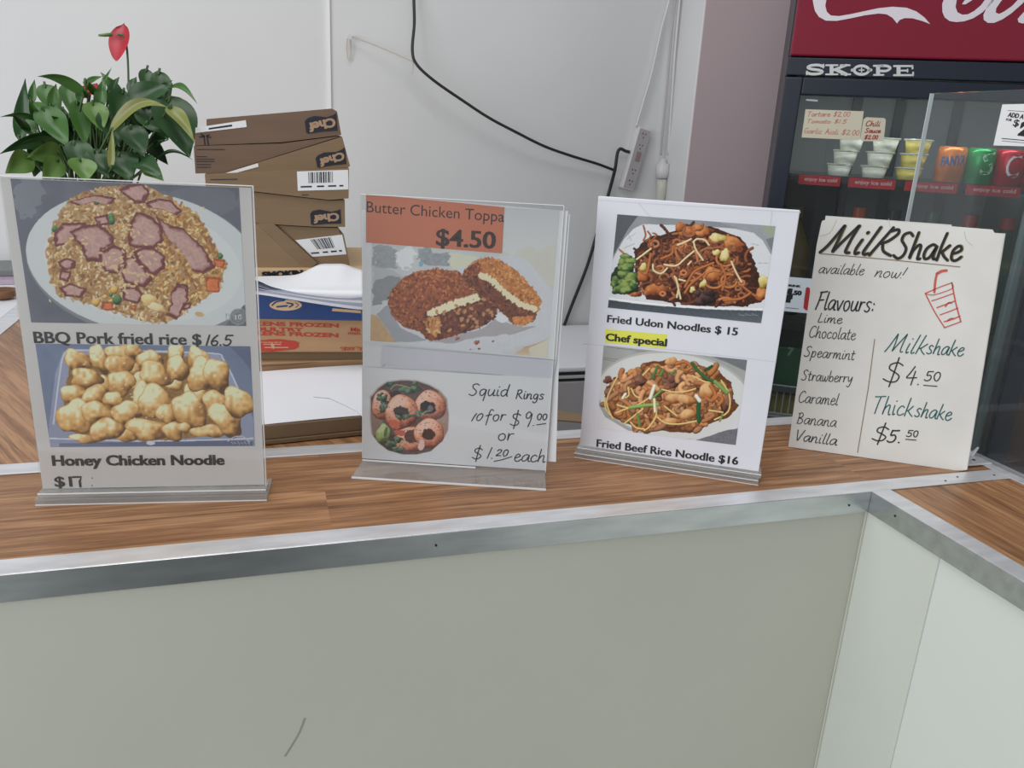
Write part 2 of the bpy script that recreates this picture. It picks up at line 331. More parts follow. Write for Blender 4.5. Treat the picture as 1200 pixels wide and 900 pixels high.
# ---- a small painter for the printed food pictures (coordinates are those of the picture's own layout)
class Paint:
    def __init__(s, w, h, quad, bg, seed=1):
        s.w, s.h = w, h; s.r = np.random.default_rng(seed)
        A = []; Bv = []
        for (u, v), (x, y) in zip(((0,0),(1,0),(1,1),(0,1)), quad):
            A += [[u,v,1,0,0,0,-u*x,-v*x],[0,0,0,u,v,1,-u*y,-v*y]]; Bv += [x, y]
        hm = np.append(np.linalg.solve(np.array(A, float), np.array(Bv, float)), 1).reshape(3, 3); s.inv = np.linalg.inv(hm)
        U, V = np.meshgrid(np.linspace(0, 1, w), np.linspace(0, 1, h)); W = hm[2,0]*U+hm[2,1]*V+1
        s.X = (hm[0,0]*U+hm[0,1]*V+hm[0,2])/W; s.Y = (hm[1,0]*U+hm[1,1]*V+hm[1,2])/W
        s.a = np.zeros((h, w, 3))+np.array(bg, float); s.mask = None
        s.n1 = s.noise(60); s.n2 = s.noise(18); s.n3 = s.noise(8)
    def noise(s, cell):
        x0, y0 = s.X.min(), s.Y.min(); gx, gy = (s.X-x0)/cell, (s.Y-y0)/cell
        R = s.r.random((int(gy.max())+3, int(gx.max())+3)); i, j = gy.astype(int), gx.astype(int); a, b = gy-i, gx-j
        a = a*a*(3-2*a); b = b*b*(3-2*b)
        return (R[i,j]*(1-a)*(1-b)+R[i+1,j]*a*(1-b)+R[i,j+1]*(1-a)*b+R[i+1,j+1]*a*b)*2-1
    def win(s, x0, y0, x1, y1):
        c = []
        for x, y in ((x0,y0),(x1,y0),(x1,y1),(x0,y1)):
            q = s.inv @ np.array([x, y, 1.0]); c.append(q[:2]/q[2])
        c = np.array(c); lo = c.min(0); hi = c.max(0)
        i0, i1 = max(0, int(lo[1]*(s.h-1))-1), min(s.h, int(hi[1]*(s.h-1))+3); j0, j1 = max(0, int(lo[0]*(s.w-1))-1), min(s.w, int(hi[0]*(s.w-1))+3)
        return (slice(i0, max(i0, i1)), slice(j0, max(j0, j1)))
    def pm(s, pts, sl, wob=0):
        X, Y = s.X[sl], s.Y[sl]
        if wob: X = X+wob*s.n2[sl]; Y = Y+wob*s.n1[sl]
        m = np.zeros(X.shape, bool); n = len(pts)
        for i in range(n):
            (x0, y0), (x1, y1) = pts[i], pts[(i+1) % n]
            if y0 == y1: continue
            m ^= ((y0 > Y) != (y1 > Y)) & (X < (x1-x0)*(Y-y0)/(y1-y0)+x0)
        return m
    def bb(s, pts, p=20):
        q = np.array(pts); return s.win(q[:,0].min()-p, q[:,1].min()-p, q[:,0].max()+p, q[:,1].max()+p)
    def poly(s, pts, c, c2=None, wob=0, tex=0, alpha=1):
        sl = s.bb(pts); m = s.pm(pts, sl, wob)[..., None]; col = np.array(c, float)
        if c2 is not None:
            q = np.array(pts); t = np.clip((s.Y[sl]-q[:,1].min())/(np.ptp(q[:,1])+1e-6), 0, 1)[..., None]; col = col*(1-t)+np.array(c2, float)*t
        col = col+tex*(s.n3[sl]*.6+s.n2[sl]*.4)[..., None]
        s.a[sl] = np.where(m, s.a[sl]*(1-alpha)+col*alpha, s.a[sl])
    def slice_(s, pts, rim, inn, tex=10, rimw=14):
        q = np.array(pts, float); c = q.mean(0); s.poly(pts, rim, wob=6, tex=14)
        d = np.linalg.norm(q-c, axis=1).mean(); k = max(.4, 1-rimw/d)
        r3 = np.array(rim, float); i3 = np.array(inn, float); sh = s.r.uniform(-.05, .05, 2)*d
        for f, kk in ((.45, k), (.75, k*.95), (1, k*.88)): s.poly([tuple(c+sh*f+(p-c)*kk) for p in q], r3*(1-f)+i3*f, wob=9, tex=tex)
        for _ in range(int(d/9)):
            x, y = c+s.r.normal(0, d*.3, 2); s.ell(x, y, d*.22, d*.05, s.r.uniform(20, 70), i3*s.r.uniform(.88, 1.12), 0, .6, .45)
    def ell(s, cx, cy, rx, ry, rot, c, tex=0, wob=0, alpha=1):
        r = max(rx, ry)+10; sl = s.win(cx-r, cy-r, cx+r, cy+r); X, Y = s.X[sl]-cx, s.Y[sl]-cy; t = math.radians(rot)
        d = ((X*math.cos(t)+Y*math.sin(t))/rx)**2+((-X*math.sin(t)+Y*math.cos(t))/ry)**2
        m = (d+wob*s.n2[sl] < 1)[..., None]
        s.a[sl] = np.where(m, s.a[sl]*(1-alpha)+alpha*(np.array(c, float)+tex*s.n3[sl][..., None]), s.a[sl])
    def lump(s, cx, cy, rx, ry, rot, ramp, wob=.25, rough=.5, light=(-.35, -.7, .62)):
        r = max(rx, ry)*1.25; sl = s.win(cx-r, cy-r, cx+r, cy+r)
        if s.X[sl].size == 0: return
        X, Y = s.X[sl]-cx, s.Y[sl]-cy; t = math.radians(rot); ca, sa = math.cos(t), math.sin(t)
        qx = (X*ca+Y*sa)/rx; qy = (-X*sa+Y*ca)/ry
        o = s.r.uniform(0, 6.3, 3); th = np.arctan2(qy, qx)
        rad = 1+wob*.35*np.sin(2*th+o[0])+wob*.4*np.sin(3*th+o[1])+wob*.25*np.sin(5*th+o[2])
        d = np.hypot(qx, qy)/rad; h = np.sqrt(np.clip(1-d*d, 0, 1))
        nx = (X/(rx+ry)*2)/rad+rough*.5*s.n2[sl]+rough*.3*s.n3[sl]; ny = (Y/(rx+ry)*2)/rad+rough*.5*s.n1[sl]+rough*.3*s.n2[sl]
        lum = np.clip(.30+.75*(nx*light[0]+ny*light[1]+h*light[2])+.09*s.n3[sl], 0, 1)*(0.45+.55*np.clip(h*2.2, 0, 1))
        R = np.array(ramp, float); xs = np.linspace(0, 1, len(R)); col = np.stack([np.interp(lum, xs, R[:, k]) for k in range(3)], -1)
        s.a[sl] = np.where((d < 1)[..., None], col, s.a[sl])
    def stroke(s, pts, wd, c, shade=.5, smooth=True):
        if smooth: pts = [tuple(p) for p in crom(pts, 4)]
        sl = s.bb(pts, wd+6)
        if s.X[sl].size == 0: return
        X, Y = s.X[sl], s.Y[sl]; D = np.full(X.shape, 1e9); S = np.zeros(X.shape)
        for (x0, y0), (x1, y1) in zip(pts[:-1], pts[1:]):
            dx, dy = x1-x0, y1-y0; l2 = dx*dx+dy*dy+1e-9
            t = np.clip(((X-x0)*dx+(Y-y0)*dy)/l2, 0, 1); ex, ey = X-x0-t*dx, Y-y0-t*dy; d = np.hypot(ex, ey)
            k = d < D; D = np.where(k, d, D); S = np.where(k, -ey-.5*ex, S)
        q = D/(wd/2); m = q < 1
        f = (1-shade)+shade*1.3*np.sqrt(np.clip(1-q*q, 0, 1))+shade*.55*np.clip(S/(wd/2), -1, 1)
        s.a[sl] = np.where(m[..., None], np.clip(np.array(c, float)*f[..., None], 0, 255), s.a[sl])
    def inside(s, pts, n):
        q = np.array(pts, float); out = []
        def ok(x, y):
            k = False
            for i in range(len(q)):
                (x0, y0), (x1, y1) = q[i], q[(i+1) % len(q)]
                if (y0 > y) != (y1 > y) and x < (x1-x0)*(y-y0)/(y1-y0)+x0: k = not k
            return k
        while len(out) < n:
            x, y = s.r.uniform(q[:,0].min(), q[:,0].max()), s.r.uniform(q[:,1].min(), q[:,1].max())
            if ok(x, y): out.append((x, y))
        return out
def print_part(name, pa, corners, material, parent, gain, keep=None):
    """the painting as a flat printed sheet: a fine grid whose points carry the ink"""
    c = [np.array(p) for p in corners]; inv = np.array(base_matrix(parent).inverted())
    U, V = np.meshgrid(np.linspace(0, 1, pa.w), np.linspace(0, 1, pa.h)); U = U[..., None]; V = V[..., None]
    P = (c[0]*(1-U)+c[1]*U)*(1-V)+(c[3]*(1-U)+c[2]*U)*V
    P = P.reshape(-1, 3) @ inv[:3, :3].T+inv[:3, 3]
    idx = np.arange(pa.w*pa.h).reshape(pa.h, pa.w)
    F = np.stack([idx[1:, :-1], idx[1:, 1:], idx[:-1, 1:], idx[:-1, :-1]], -1).reshape(-1, 4)
    if keep is not None:
        F = F[keep[:-1, :-1].reshape(-1)]
    me = bpy.data.meshes.new(name); nv, nf = len(P), len(F)
    me.vertices.add(nv); me.vertices.foreach_set('co', P.astype(np.float32).ravel())
    me.loops.add(nf*4); me.loops.foreach_set('vertex_index', F.astype(np.int32).ravel())
    me.polygons.add(nf); me.polygons.foreach_set('loop_start', np.arange(0, nf*4, 4, dtype=np.int32))
    me.update(calc_edges=True)
    a = np.clip(pa.a, 0, 255)/255; L = np.where(a <= .04045, a/12.92, ((a+.055)/1.055)**2.4)*gain
    at = me.color_attributes.new('print', 'FLOAT_COLOR', 'POINT')
    at.data.foreach_set('color', np.concatenate([np.clip(L, 0, .9).reshape(-1, 3), np.ones((nv, 1))], 1).astype(np.float32).ravel())
    o = bpy.data.objects.new(name, me); COL.objects.link(o); me.materials.append(material); o.parent = parent
    return o

# ------------------------------------------------------------ materials
m_wood = wood('wood_laminate'); m_woodx = wood('wood_laminate_cross', math.radians(90)); m_woodd = wood('wood_laminate_diagonal', math.radians(62))
m_alu = nz(mat('aluminium', (236, 238, 243), 0.42, 0.62), (2, 9, 9), 9, 5, 0.84, 1.06, 0.05)
m_lip = nz(mat('aluminium_lip', (214, 218, 220), 0.27, 0.95), (2, 9, 9), 9, 5, 0.84, 1.06, 0.05)
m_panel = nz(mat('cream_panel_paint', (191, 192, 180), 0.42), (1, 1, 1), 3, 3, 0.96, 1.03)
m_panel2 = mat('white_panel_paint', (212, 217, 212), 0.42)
m_wall = nz(mat('white_wall_paint', (221, 222, 223), 0.55), (1, 1, 1), 1.7, 4, 0.95, 1.03, 0.03)
m_floor = nz(mat('grey_floor_vinyl', (158, 162, 158), 0.45), (1, 1, 1), 14, 6, 0.8, 1.15)
m_pink = mat('pink_reflection_tint', (208, 190, 194), 0.3)
m_acr = clear('clear_acrylic', (0.965, 0.968, 0.968), 0.018)
m_acrb = clear('thick_acrylic', (0.86, 0.86, 0.85), 0.22, (0.82, 0.82, 0.82), 0.08)
m_edge = mat('bright_acrylic_edge', (232, 234, 236), 0.2)
m_paper_a = nz(mat('aged_laminated_paper', (212, 209, 207), 0.5), (1, 1, 1), 10, 4, 0.96, 1.02)
m_paper_b = nz(mat('white_laminated_paper', (224, 226, 229), 0.45), (1, 1, 1), 10, 4, 0.96, 1.02)
m_paper_c = nz(mat('bright_white_paper', (226, 227, 236), 0.5), (1, 1, 1), 14, 4, 0.97, 1.02)
m_paper_d = nz(mat('handled_paper', (221, 220, 216), 0.55), (1, 1, 1), 16, 5, 0.93, 1.02)
m_white = mat('plain_white_paper', (234, 236, 242), 0.6)
m_shadesheet = mat('white_paper_shaded', (172, 178, 200), 0.6)  # white paper greyed to stand for the shade between stacked sheets
m_print = vcol_mat('food_print')
m_ink = mat('black_ink', (32, 32, 36), 0.5); m_pen = mat('pen_ink', (42, 44, 48), 0.55)
m_teal = mat('teal_pen_ink', (22, 92, 92), 0.55); m_redpen = mat('red_pen_ink', (196, 92, 78), 0.6); m_brownpen = mat('brown_pencil', (130, 112, 84), 0.6)
m_olive = mat('olive_marker', (128, 112, 58), 0.6)
m_orange = mat('orange_label_paper', (200, 116, 84), 0.45); m_yellow = mat('yellow_highlighter', (226, 228, 84), 0.5)
m_card = nz(mat('brown_cardboard', (128, 106, 80), 0.75), (1, 8, 8), 10, 4, 0.93, 1.05)
m_card2 = nz(mat('tan_cardboard', (184, 146, 108), 0.75), (1, 8, 8), 10, 4, 0.94, 1.05)
m_cardd = nz(mat('dark_cardboard', (112, 90, 74), 0.75), (1, 8, 8), 10, 4, 0.93, 1.05)
m_beige = mat('pale_carton', (198, 168, 130), 0.7)
m_navyink = mat('navy_ink', (34, 36, 46), 0.6); m_redink = mat('red_ink', (186, 66, 50), 0.65); m_tanink = mat('bare_board', (168, 138, 112), 0.7)
m_blue = nz(mat('blue_printed_carton', (34, 62, 116), 0.45), (1, 1, 1), 12, 3, 0.9, 1.1)
m_label = mat('white_label', (226, 228, 230), 0.5)
m_black = mat('black_plastic', (22, 23, 26), 0.4); m_cable = mat('black_cable', (40, 40, 42), 0.45)
m_whiteplastic = mat('white_plastic', (214, 212, 214), 0.4); m_greyplastic = mat('grey_plastic', (176, 172, 176), 0.4)
m_string = mat('tan_string', (196, 184, 164), 0.9)
m_chrome = mat('chrome', (235, 236, 238), 0.12, 1.0)
m_navy = mat('navy_fridge_enamel', (24, 32, 48), 0.35); m_frin = mat('fridge_interior', (150, 156, 156), 0.5)
m_cola = mat('red_header', (128, 24, 48), 0.2); m_colawhite = mat('header_white', (222, 216, 224), 0.3)
m_silver = mat('silver_letters', (205, 208, 208), 0.4)
m_fglass = clear('fridge_glass', (0.84, 0.86, 0.87), 0.02, (0.5, 0.53, 0.55), 0.02, 1.5)
m_pglass = clear('partition_glass', (0.91, 0.93, 0.93), 0.03, (0.42, 0.47, 0.5), 0.02, 1.45)
m_rail = mat('dark_rail', (36, 42, 50), 0.4); m_redstrip = mat('red_shelf_strip', (196, 40, 48), 0.4); m_stripw = mat('strip_white', (236, 200, 200), 0.5)

# ------------------------------------------------------------ the room shell
struct('floor', MB().box((-4, -4, FLOOR-.05), (4, 1.7, FLOOR)), m_floor)
struct('wall_back', MB().box((-4, 1.7, FLOOR), (4, 1.8, 1.75)), m_wall)
struct('wall_right', MB().box((.576, 1.55, FLOOR), (1.75, 1.7, 1.75)), m_wall, bev=.006)
struct('pillar_tint_slab', MB().box((.5765, 1.546, FLOOR), (1.75, 1.5499, 1.75)), m_pink, bev=.001)  # added slab; the pink reflection on the white pillar is put into its colour
struct('trim_1', MB().box((-.464, 1.692, -.3), (-.456, 1.7, 1.7)), mat('white_trim', (244, 244, 244), .4))

# ------------------------------------------------------------ the counter
ct = thing('service_counter', 'wooden laminate shop counter with aluminium edging and cream front panels', 'counter', (-.6, .12, FLOOR))
obj('worktop', MB().box((-1.7, .0255, -.022), (.205, .2165, 0)), m_wood, ct)
obj('worktop', MB().box((.0255, -1.3, -.022), (.205, -.0005, 0)), m_woodx, ct)
obj('worktop', MB().box((-1.084, .2435, -.022), (-.34, 1.5, 0)), m_woodd, ct)
def trim(lo, hi, name='edge_trim'): return obj(name, MB().box(lo, hi), m_alu, ct, bev=.0006)
def angle(n0, lip):  # an aluminium angle: flat top strip and its turned-down face
    o = obj('edge_trim', MB().box(*n0), m_alu, ct, bev=.0004); obj('turned_down_lip', MB().box(*lip), m_lip, o, bev=.0005)
angle(((-1.7, 0, 0), (.205, .0259, .0014)), ((-1.7, -.0015, -.0242), (0, 0, .0014)))
angle(((0, -1.3, 0), (.0259, -.0002, .0014)), ((-.0015, -1.3, -.0242), (0, -.0017, .0014)))
angle(((.2050, -1.3, 0), (.2320, .262, .0014)), ((.2320, -1.3, -.0242), (.2335, .262, .0014)))
trim((-1.7, .2157, 0), (.2048, .2437, .0014))
angle(((-1.115, .2439, 0), (-1.083, 1.5, .0014)), ((-1.1165, .2439, -.0242), (-1.115, 1.5, .0014)))
trim((-.342, .2439, -.0242), (-.337, 1.5, .0014))
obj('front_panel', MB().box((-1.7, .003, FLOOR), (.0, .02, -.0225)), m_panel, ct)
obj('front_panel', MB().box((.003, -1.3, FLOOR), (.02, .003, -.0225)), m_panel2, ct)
obj('wing_panel_strip', MB().box((.0012, -.105, FLOOR), (.003, .0025, -.0235)), nz(mat('darker_panel_tone', (203, 208, 200), .45), (1, 1, 1), 4, 3, .97, 1.02), ct)  # strip by the inner corner, slightly darker than the wing panel
obj('corner_bead', MB().box((-.0012, .0, FLOOR), (.0012, .003, -.0243)), m_panel, ct, bev=.001)
obj('back_panel', MB().box((-1.08, .225, FLOOR), (-.345, 1.48, -.0225)), m_panel, ct)
obj('back_panel', MB().box((-.345, .2, FLOOR), (.2, .215, -.0225)), m_panel, ct)
obj('back_panel', MB().box((.205, -1.3, FLOOR), (.225, .24, -.0225)), m_panel, ct)
def screw(p, n):
    p = Vector(p); n = Vector(n); a = n.orthogonal().normalized(); b = n.cross(a)
    ring = [p+(a*math.cos(k*math.pi/4)+b*math.sin(k*math.pi/4))*.0013 for k in range(8)]
    obj('screw', MB().prism(ring, n*.0006), m_black, ct)
for px in ((511, 639), (995, 592)): screw(on(px, (0, -.0015, 0), (0, 1, 0)), (0, -1, 0))
for px in ((1049, 604.5),): screw(on(px, (-.0015, 0, 0), (1, 0, 0)), (-1, 0, 0))
for px in ((1165, 557), (1108, 563.5), (1122, 559)): screw(onz(px, .0014), (0, 0, 1))
fp = Frame((0, .0029, 0), (1, 0, 0), (0, 0, 1))
obj('scratch_mark', line(MB(), fp, [(357, 842), (351, 858), (343, 872), (334, 886)], .0014, .0003, True), mat('grey_scuff', (150, 148, 136), .6), ct)

# ------------------------------------------------------------ glass screen on the right wing, its poster and foot
gp = thing('glass_partition', 'clear upright glass screen along the right wing of the counter', 'glass screen', (.222, -.3, .0014))
obj('pane', MB().box((.219, -.95, .0015), (.225, .262, .4505)), m_pglass, gp)
obj('polished_edge', MB().box((.2188, .2618, .0015), (.2252, .2628, .4505)), mat('pane_edge', (206, 214, 216), .3), gp)
c = onz((1142, 541), .0015)
foot = MB().box((c.x-.022, c.y-.012, .0015), (c.x+.016, c.y+.014, .004))
fo = obj('clamp', foot, m_alu, gp, bev=.0008)
obj('hole', MB().lathe([(.0022, 0), (.0022, .0006)], (c.x-.002, c.y, .0039), 12), m_black, fo)
obj('sealant', MB().grid(lambda u, v: Vector((.2185-.012*v*(.6+.4*math.sin(9*u)), c.y+.012+.045*u, .0016+.014*(1-v)*(.6+.4*math.sin(17*u+1)))), 16, 4), m_white, gp, smooth=True)
gf = Frame((.2185, .15, .0), (0, -1, 0), (0, 0, 1))
u0, v1 = gf.px((1175, 122.4)); v0 = gf.px((1165, 170.4))[1]
po = thing('price_poster', 'white drink offer poster stuck to the glass screen at the right edge', 'poster', gf.pt(u0, v0))
pb = MB(); pb.prism([gf.pt(u0, v0, .0002), gf.pt(u0+.085, v0, .0002), gf.pt(u0+.085, v1, .0002), gf.pt(u0, v1, .0002)], gf.N*.0003)
obj('sheet', pb, m_label, po)
t = MB(); type_on(t, gf, 'ADD A', (1180.5, 136.5), (1199, 139.5), 5, .0007, .035)
type_on(t, gf, 'FOR', (1178.6, 141.3), (1185.5, 142), 2.6, .0007, .035); type_on(t, gf, '$', (1186.5, 147.5), (1193, 148.2), 7.5, .0007, .05)
type_on(t, gf, '2', (1192.6, 157.5), (1206, 159), 15, .0007, .07)
line(t, gf, [(1181, 129.3), (1206, 131.2)], .0005, .0007); line(t, gf, [(1174, 165), (1206, 168)], .0005, .0007); line(t, gf, [(1174, 162.2), (1206, 165)], .0009, .0007)
obj('lettering', t, m_ink, po)

# ------------------------------------------------------------ chest freezer behind the gap
fz = thing('chest_freezer', 'white chest freezer with black and chrome lid edge against the back wall', 'freezer', (0, 1.45, FLOOR))
fx0, fx1, fy0, fy1 = -.5, .5, 1.215, 1.685
obj('lid', MB().box((fx0, fy0, -.222), (fx1, fy1, -.208)), m_white, fz, bev=.004)
obj('seal', MB().box((fx0+.004, fy0+.006, -.2485), (fx1-.004, fy1, -.222)), m_black, fz)
obj('chrome_strip', MB().box((fx0, fy0-.002, -.239), (fx1, fy0+.006, -.230)), m_chrome, fz, bev=.001)
obj('cabinet', MB().box((fx0, fy0+.002, FLOOR+.04), (fx1, fy1, -.2485)), m_greyplastic, fz, bev=.004)
obj('plinth', MB().box((fx0+.03, fy0+.04, FLOOR), (fx1-.03, fy1-.02, FLOOR+.04)), m_black, fz)

# ------------------------------------------------------------ fridge
FR = Frame((.4797, .9765, 0), (.83867, -.54464, 0), (0, 0, 1)); W = .613
fd = thing('drinks_fridge', 'tall navy glass-door drinks fridge with a red header beside the counter', 'fridge', FR.pt(W/2, FLOOR, -.29), math.radians(-33))
def fbox(mb, u0, v0, n0, u1, v1, n1): return mb.box((u0, v0, n0), (u1, v1, n1), lambda u, v, n: FR.pt(u, v, n))
cab = MB(); TOP = .95; D = -.56
fbox(cab, 0, FLOOR+.06, D, .022, TOP, -.035); fbox(cab, W-.022, FLOOR+.06, D, W, TOP, -.035)
fbox(cab, .022, FLOOR+.06, D, W-.022, FLOOR+.2, -.035); fbox(cab, .022, .53, D, W-.022, TOP, -.035); fbox(cab, .022, FLOOR+.2, D, W-.022, .53, D+.02)
obj('cabinet', cab, m_navy, fd)
obj('plinth', fbox(MB(), .02, FLOOR, D+.02, W-.02, FLOOR+.06, -.06), m_black, fd)
lin_ = MB(); fbox(lin_, .0222, FLOOR+.2, D+.02, W-.0222, .53, D+.03)
fbox(lin_, .0222, FLOOR+.2, D+.02, .026, .53, -.04); fbox(lin_, W-.026, FLOOR+.2, D+.02, W-.0222, .53, -.04)
obj('liner', lin_, m_frin, fd)
for px in (1017, 1073.5, 1149):
    u = FR.px((px, 120), -.3)[0]; obj('shelf_rail', fbox(MB(), u-.012, FLOOR+.2, D+.03, u+.012, .53, D+.045), m_rail, fd)
obj('door_frame', fbox(fbox(fbox(fbox(MB(), 0, FLOOR+.1, -.03, .038, .525, 0), W-.04, FLOOR+.1, -.03, W, .525, 0), .038, .488, -.03, W-.04, .525, 0), .038, FLOOR+.1, -.03, W-.04, FLOOR+.15, 0), m_navy, fd, bev=.003)
obj('door_glass', fbox(MB(), .036, FLOOR+.14, -.016, W-.038, .49, -.010), m_fglass, fd)
bar = obj('inner_light', fbox(MB(), W-.062, FLOOR+.2, -.075, W-.044, .5, -.045), mat('grey_green_plastic', (150, 168, 168), .35), fd, bev=.004)
obj('name_bar', fbox(MB(), 0, .528, -.03, W, .565, .004), m_navy, fd, bev=.002)
hd = obj('header', fbox(MB(), .003, .568, -.03, W-.003, .94, .006), m_cola, fd, bev=.004)
# interior light tube of the fridge
il = bpy.data.lights.new('fridge_lamp', 'AREA'); il.shape = 'RECTANGLE'; il.size = .5; il.size_y = .03; il.energy = 1.0; il.color = (.95, 1, .98)
io = bpy.data.objects.new('fridge_lamp', il); COL.objects.link(io); io.location = FR.pt(W/2, .505, -.06)
io.rotation_euler = (Vector(FR.pt(W/2, 0, -.22))-Vector(io.location)).to_track_quat('-Z', 'Y').to_euler(); io.parent = fd; io.matrix_parent_inverse = fd.matrix_basis.inverted()
# maker's plate: slab letters
def z5(pts): return [(920+x/4.286, y/4.286) for x, y in pts]
HF = Frame(FR.pt(0, 0, .0045), FR.U, FR.V)
t = MB()
def slab(mb, fr, x, w_, ch):
    """heavy slab-serif capital in a cell starting at x (picture layout units), 0..1 up"""
    y = lambda v: 322+x*.012+(1-v)*52
    def st(a, b, th):
        line(mb, fr, z5([(x+a[0]*w_, y(a[1])), (x+b[0]*w_, y(b[1]))]), th/4.286*.00168, .0005)
    if ch == 'S':
        q = [(.95,.78),(.7,.93),(.3,.9),(.1,.72),(.3,.55),(.7,.45),(.9,.28),(.7,.1),(.3,.07),(.05,.2)]
        line(mb, fr, z5([(x+a*w_, y(b)) for a, b in q]), 14/4.286*.00168, .0005, True); st((.95,.98),(.95,.68),9); st((.05,.02),(.05,.32),9)
    if ch == 'K':
        st((.25,.14),(.25,.86),20); st((.02,.94),(.5,.94),9); st((.02,.06),(.5,.06),9); st((.3,.45),(.85,.94),14); st((.45,.5),(.85,.06),18); st((.62,.94),(1,.94),9); st((.66,.06),(1.02,.06),9)
    if ch == 'O':
        q = [(.5+.42*math.cos(k*math.pi/8), .5+.42*math.sin(k*math.pi/8)) for k in range(17)]
        line(mb, fr, z5([(x+a*w_, y(b)) for a, b in q]), 14/4.286*.00168, .0005); st((.5,.3),(.5,.7),6); st((.36,.5),(.64,.5),6)
        for k in (0, 1): st((k*1.0, .5), (k*1.0+.001, .5), 16)
    if ch == 'P':
        st((.25,.14),(.25,.86),20); st((.02,.94),(.6,.94),10); st((.02,.06),(.55,.06),9)
        line(mb, fr, z5([(x+a*w_, y(b)) for a, b in ((.3,.93),(.7,.93),(.92,.72),(.7,.45),(.3,.45))]), 13/4.286*.00168, .0005, True)
    if ch == 'E':
        st((.25,.14),(.25,.86),20); st((.02,.94),(.95,.94),10); st((.02,.06),(.98,.06),10); st((.3,.5),(.7,.5),9); st((.95,.98),(.95,.7),9); st((.98,.02),(.98,.32),9); st((.7,.38),(.7,.62),8)
for x, w_, ch in ((105, 92, 'S'), (203, 122, 'K'), (340, 88, 'O'), (444, 92, 'P'), (545, 100, 'E')): slab(t, HF, x, w_, ch)
obj('maker_lettering', t, m_silver, fd)
# flowing white script of the header (its lower part is what the picture shows)
CF_ = Frame(FR.pt(0, 0, .0065), FR.U, FR.V)
def outline(mb, pts): mb.prism([CF_.P(p, .0004) for p in z5(pts)], CF_.N*.0004)
tail = [(140,-60),(139,0),(143,25),(150,55),(170,85),(205,104),(260,105),(330,92),(400,77),(470,68),(510,72),(540,90),(562,118),(575,101),(600,91),(640,92),(690,106),(729,121),(700,88),(660,58),(610,39),(540,34),(470,41),(400,56),(330,71),(270,81),(230,78),(210,60),(202,30),(207,0),(212,-60)]
sc = MB(); outline(sc, tail)
def brush(mb, pts, wd): line(mb, CF_, z5(pts), wd/4.286*.00168, .0009, True)
brush(sc, [(176,-40),(190,-120),(250,-200),(340,-230),(420,-200),(430,-150),(390,-120)], 62)
outline(sc, [(842,-40),(800,-10),(789,20),(790,60),(802,88),(826,106),(860,111),(900,107),(945,92),(990,63),(1030,25),(1060,-10),(1010,-10),(985,25),(950,55),(918,72),(890,74),(866,62),(856,35),(862,0),(880,-40)])
outline(sc, [(1040,-10),(1012,40),(996,75),(998,100),(1018,115),(1050,115),(1090,98),(1135,68),(1190,20),(1215,-10),(1178,-10),(1140,30),(1100,58),(1075,70),(1058,64),(1060,42),(1082,10),(1098,-10)])
outline(sc, [(888,22),(906,22),(938,2),(958,-20),(930,-20),(900,4)])
outline(sc, [(1240,20),(1190,70),(1168,95),(1172,112),(1192,118),(1225,112),(1250,80)])
brush(sc, [(860,-30),(880,-90),(930,-120),(960,-80),(940,-30)], 40); brush(sc, [(1070,-20),(1110,-80),(1160,-100),(1180,-70)], 40)
obj('script_lettering', sc, m_colawhite, hd)
obj('door_badge', line(MB(), Frame(FR.pt(0, 0, -.0098), FR.U, FR.V), [(945.5, 117), (957.5, 118)], .004, .0004), mat('badge_grey', (176, 182, 188), .4), fd)
# shelves with red ticket strips
SHZ = [.313, -.03, -.29]
for k, z in enumerate(SHZ):
    if k < 2:
        s = obj('shelf', fbox(MB(), .034, z-.010, D+.05, W-.068, z, -.075), mat('shelf_wire', (112, 118, 118), .4, .3), fd)
        obj('shelf_front', fbox(MB(), .032, z-.012, -.075, W-.066, z+.004, -.071), mat('shelf_front_plastic', (46, 44, 50), .35), fd)
SF = Frame(FR.pt(0, 0, -.0705), FR.U, FR.V)
for (xa, ya, xb, yb) in ((936, 209.5, 984.5, 214), (994.5, 211.8, 1049, 217.2), (1060, 219, 1121, 224.5), (1131, 225, 1194, 231)):
    ua, va = SF.px((xa, ya)); ub, vb = SF.px((xb, yb)); v = .304
    st = obj('ticket_strip', MB().box((ua, v-.011, 0), (ub, v+.011, .0015), lambda a, b, n: SF.pt(a, b, n)), m_redstrip, fd)
    L = ub-ua
    obj('strip_lettering', type_on(MB(), SF, 'enjoy ice cold', (ua+L*.14, v-.002), (ua+L*.92, v-.002), .0085, .0018, .02, uv=True), m_stripw, st)
wb = MB()
for k in range(22):
    a = FR.pt(.06+k*.0165, -.285, -.085); wb.tube([a, a+FR.V*.075], .0016, 5)
for v in (-.285, -.21): wb.tube([FR.pt(.05, v, -.085), FR.pt(.43, v, -.085)], .002, 5)
wb.box((.05, -.297, -.45), (.43, -.292, -.085), lambda u, v, n: FR.pt(u, v, n))
wire = thing('wire_basket', 'white wire basket at the bottom of the drinks fridge', 'basket', FR.pt(.24, -.295, -.2)); obj('wires', wb, m_whiteplastic, wire)
obj('bottom_rack', fbox(MB(), .034, -.309, D+.05, W-.068, -.299, -.075), mat('rack_grey', (90, 94, 94), .4), fd)
yb = obj('yellow_packet', fbox(MB(), .07, -.2915, -.4, .40, -.235, -.10), mat('mustard_packet', (160, 150, 70), .5), bev=.012)
tag(yb, 'dull yellow packet lying in the wire basket of the fridge', 'packet')
cpb = thing('timber_cupboard', 'dark brown timber cupboard just right of the drinks fridge', 'cupboard', FR.pt(W+.25, FLOOR, -.3), math.radians(-33))
obj('carcass', fbox(MB(), W+.012, FLOOR+.08, -.5, W+.5, .9, -.07), mat('dark_brown_timber', (72, 54, 46), .5), cpb)
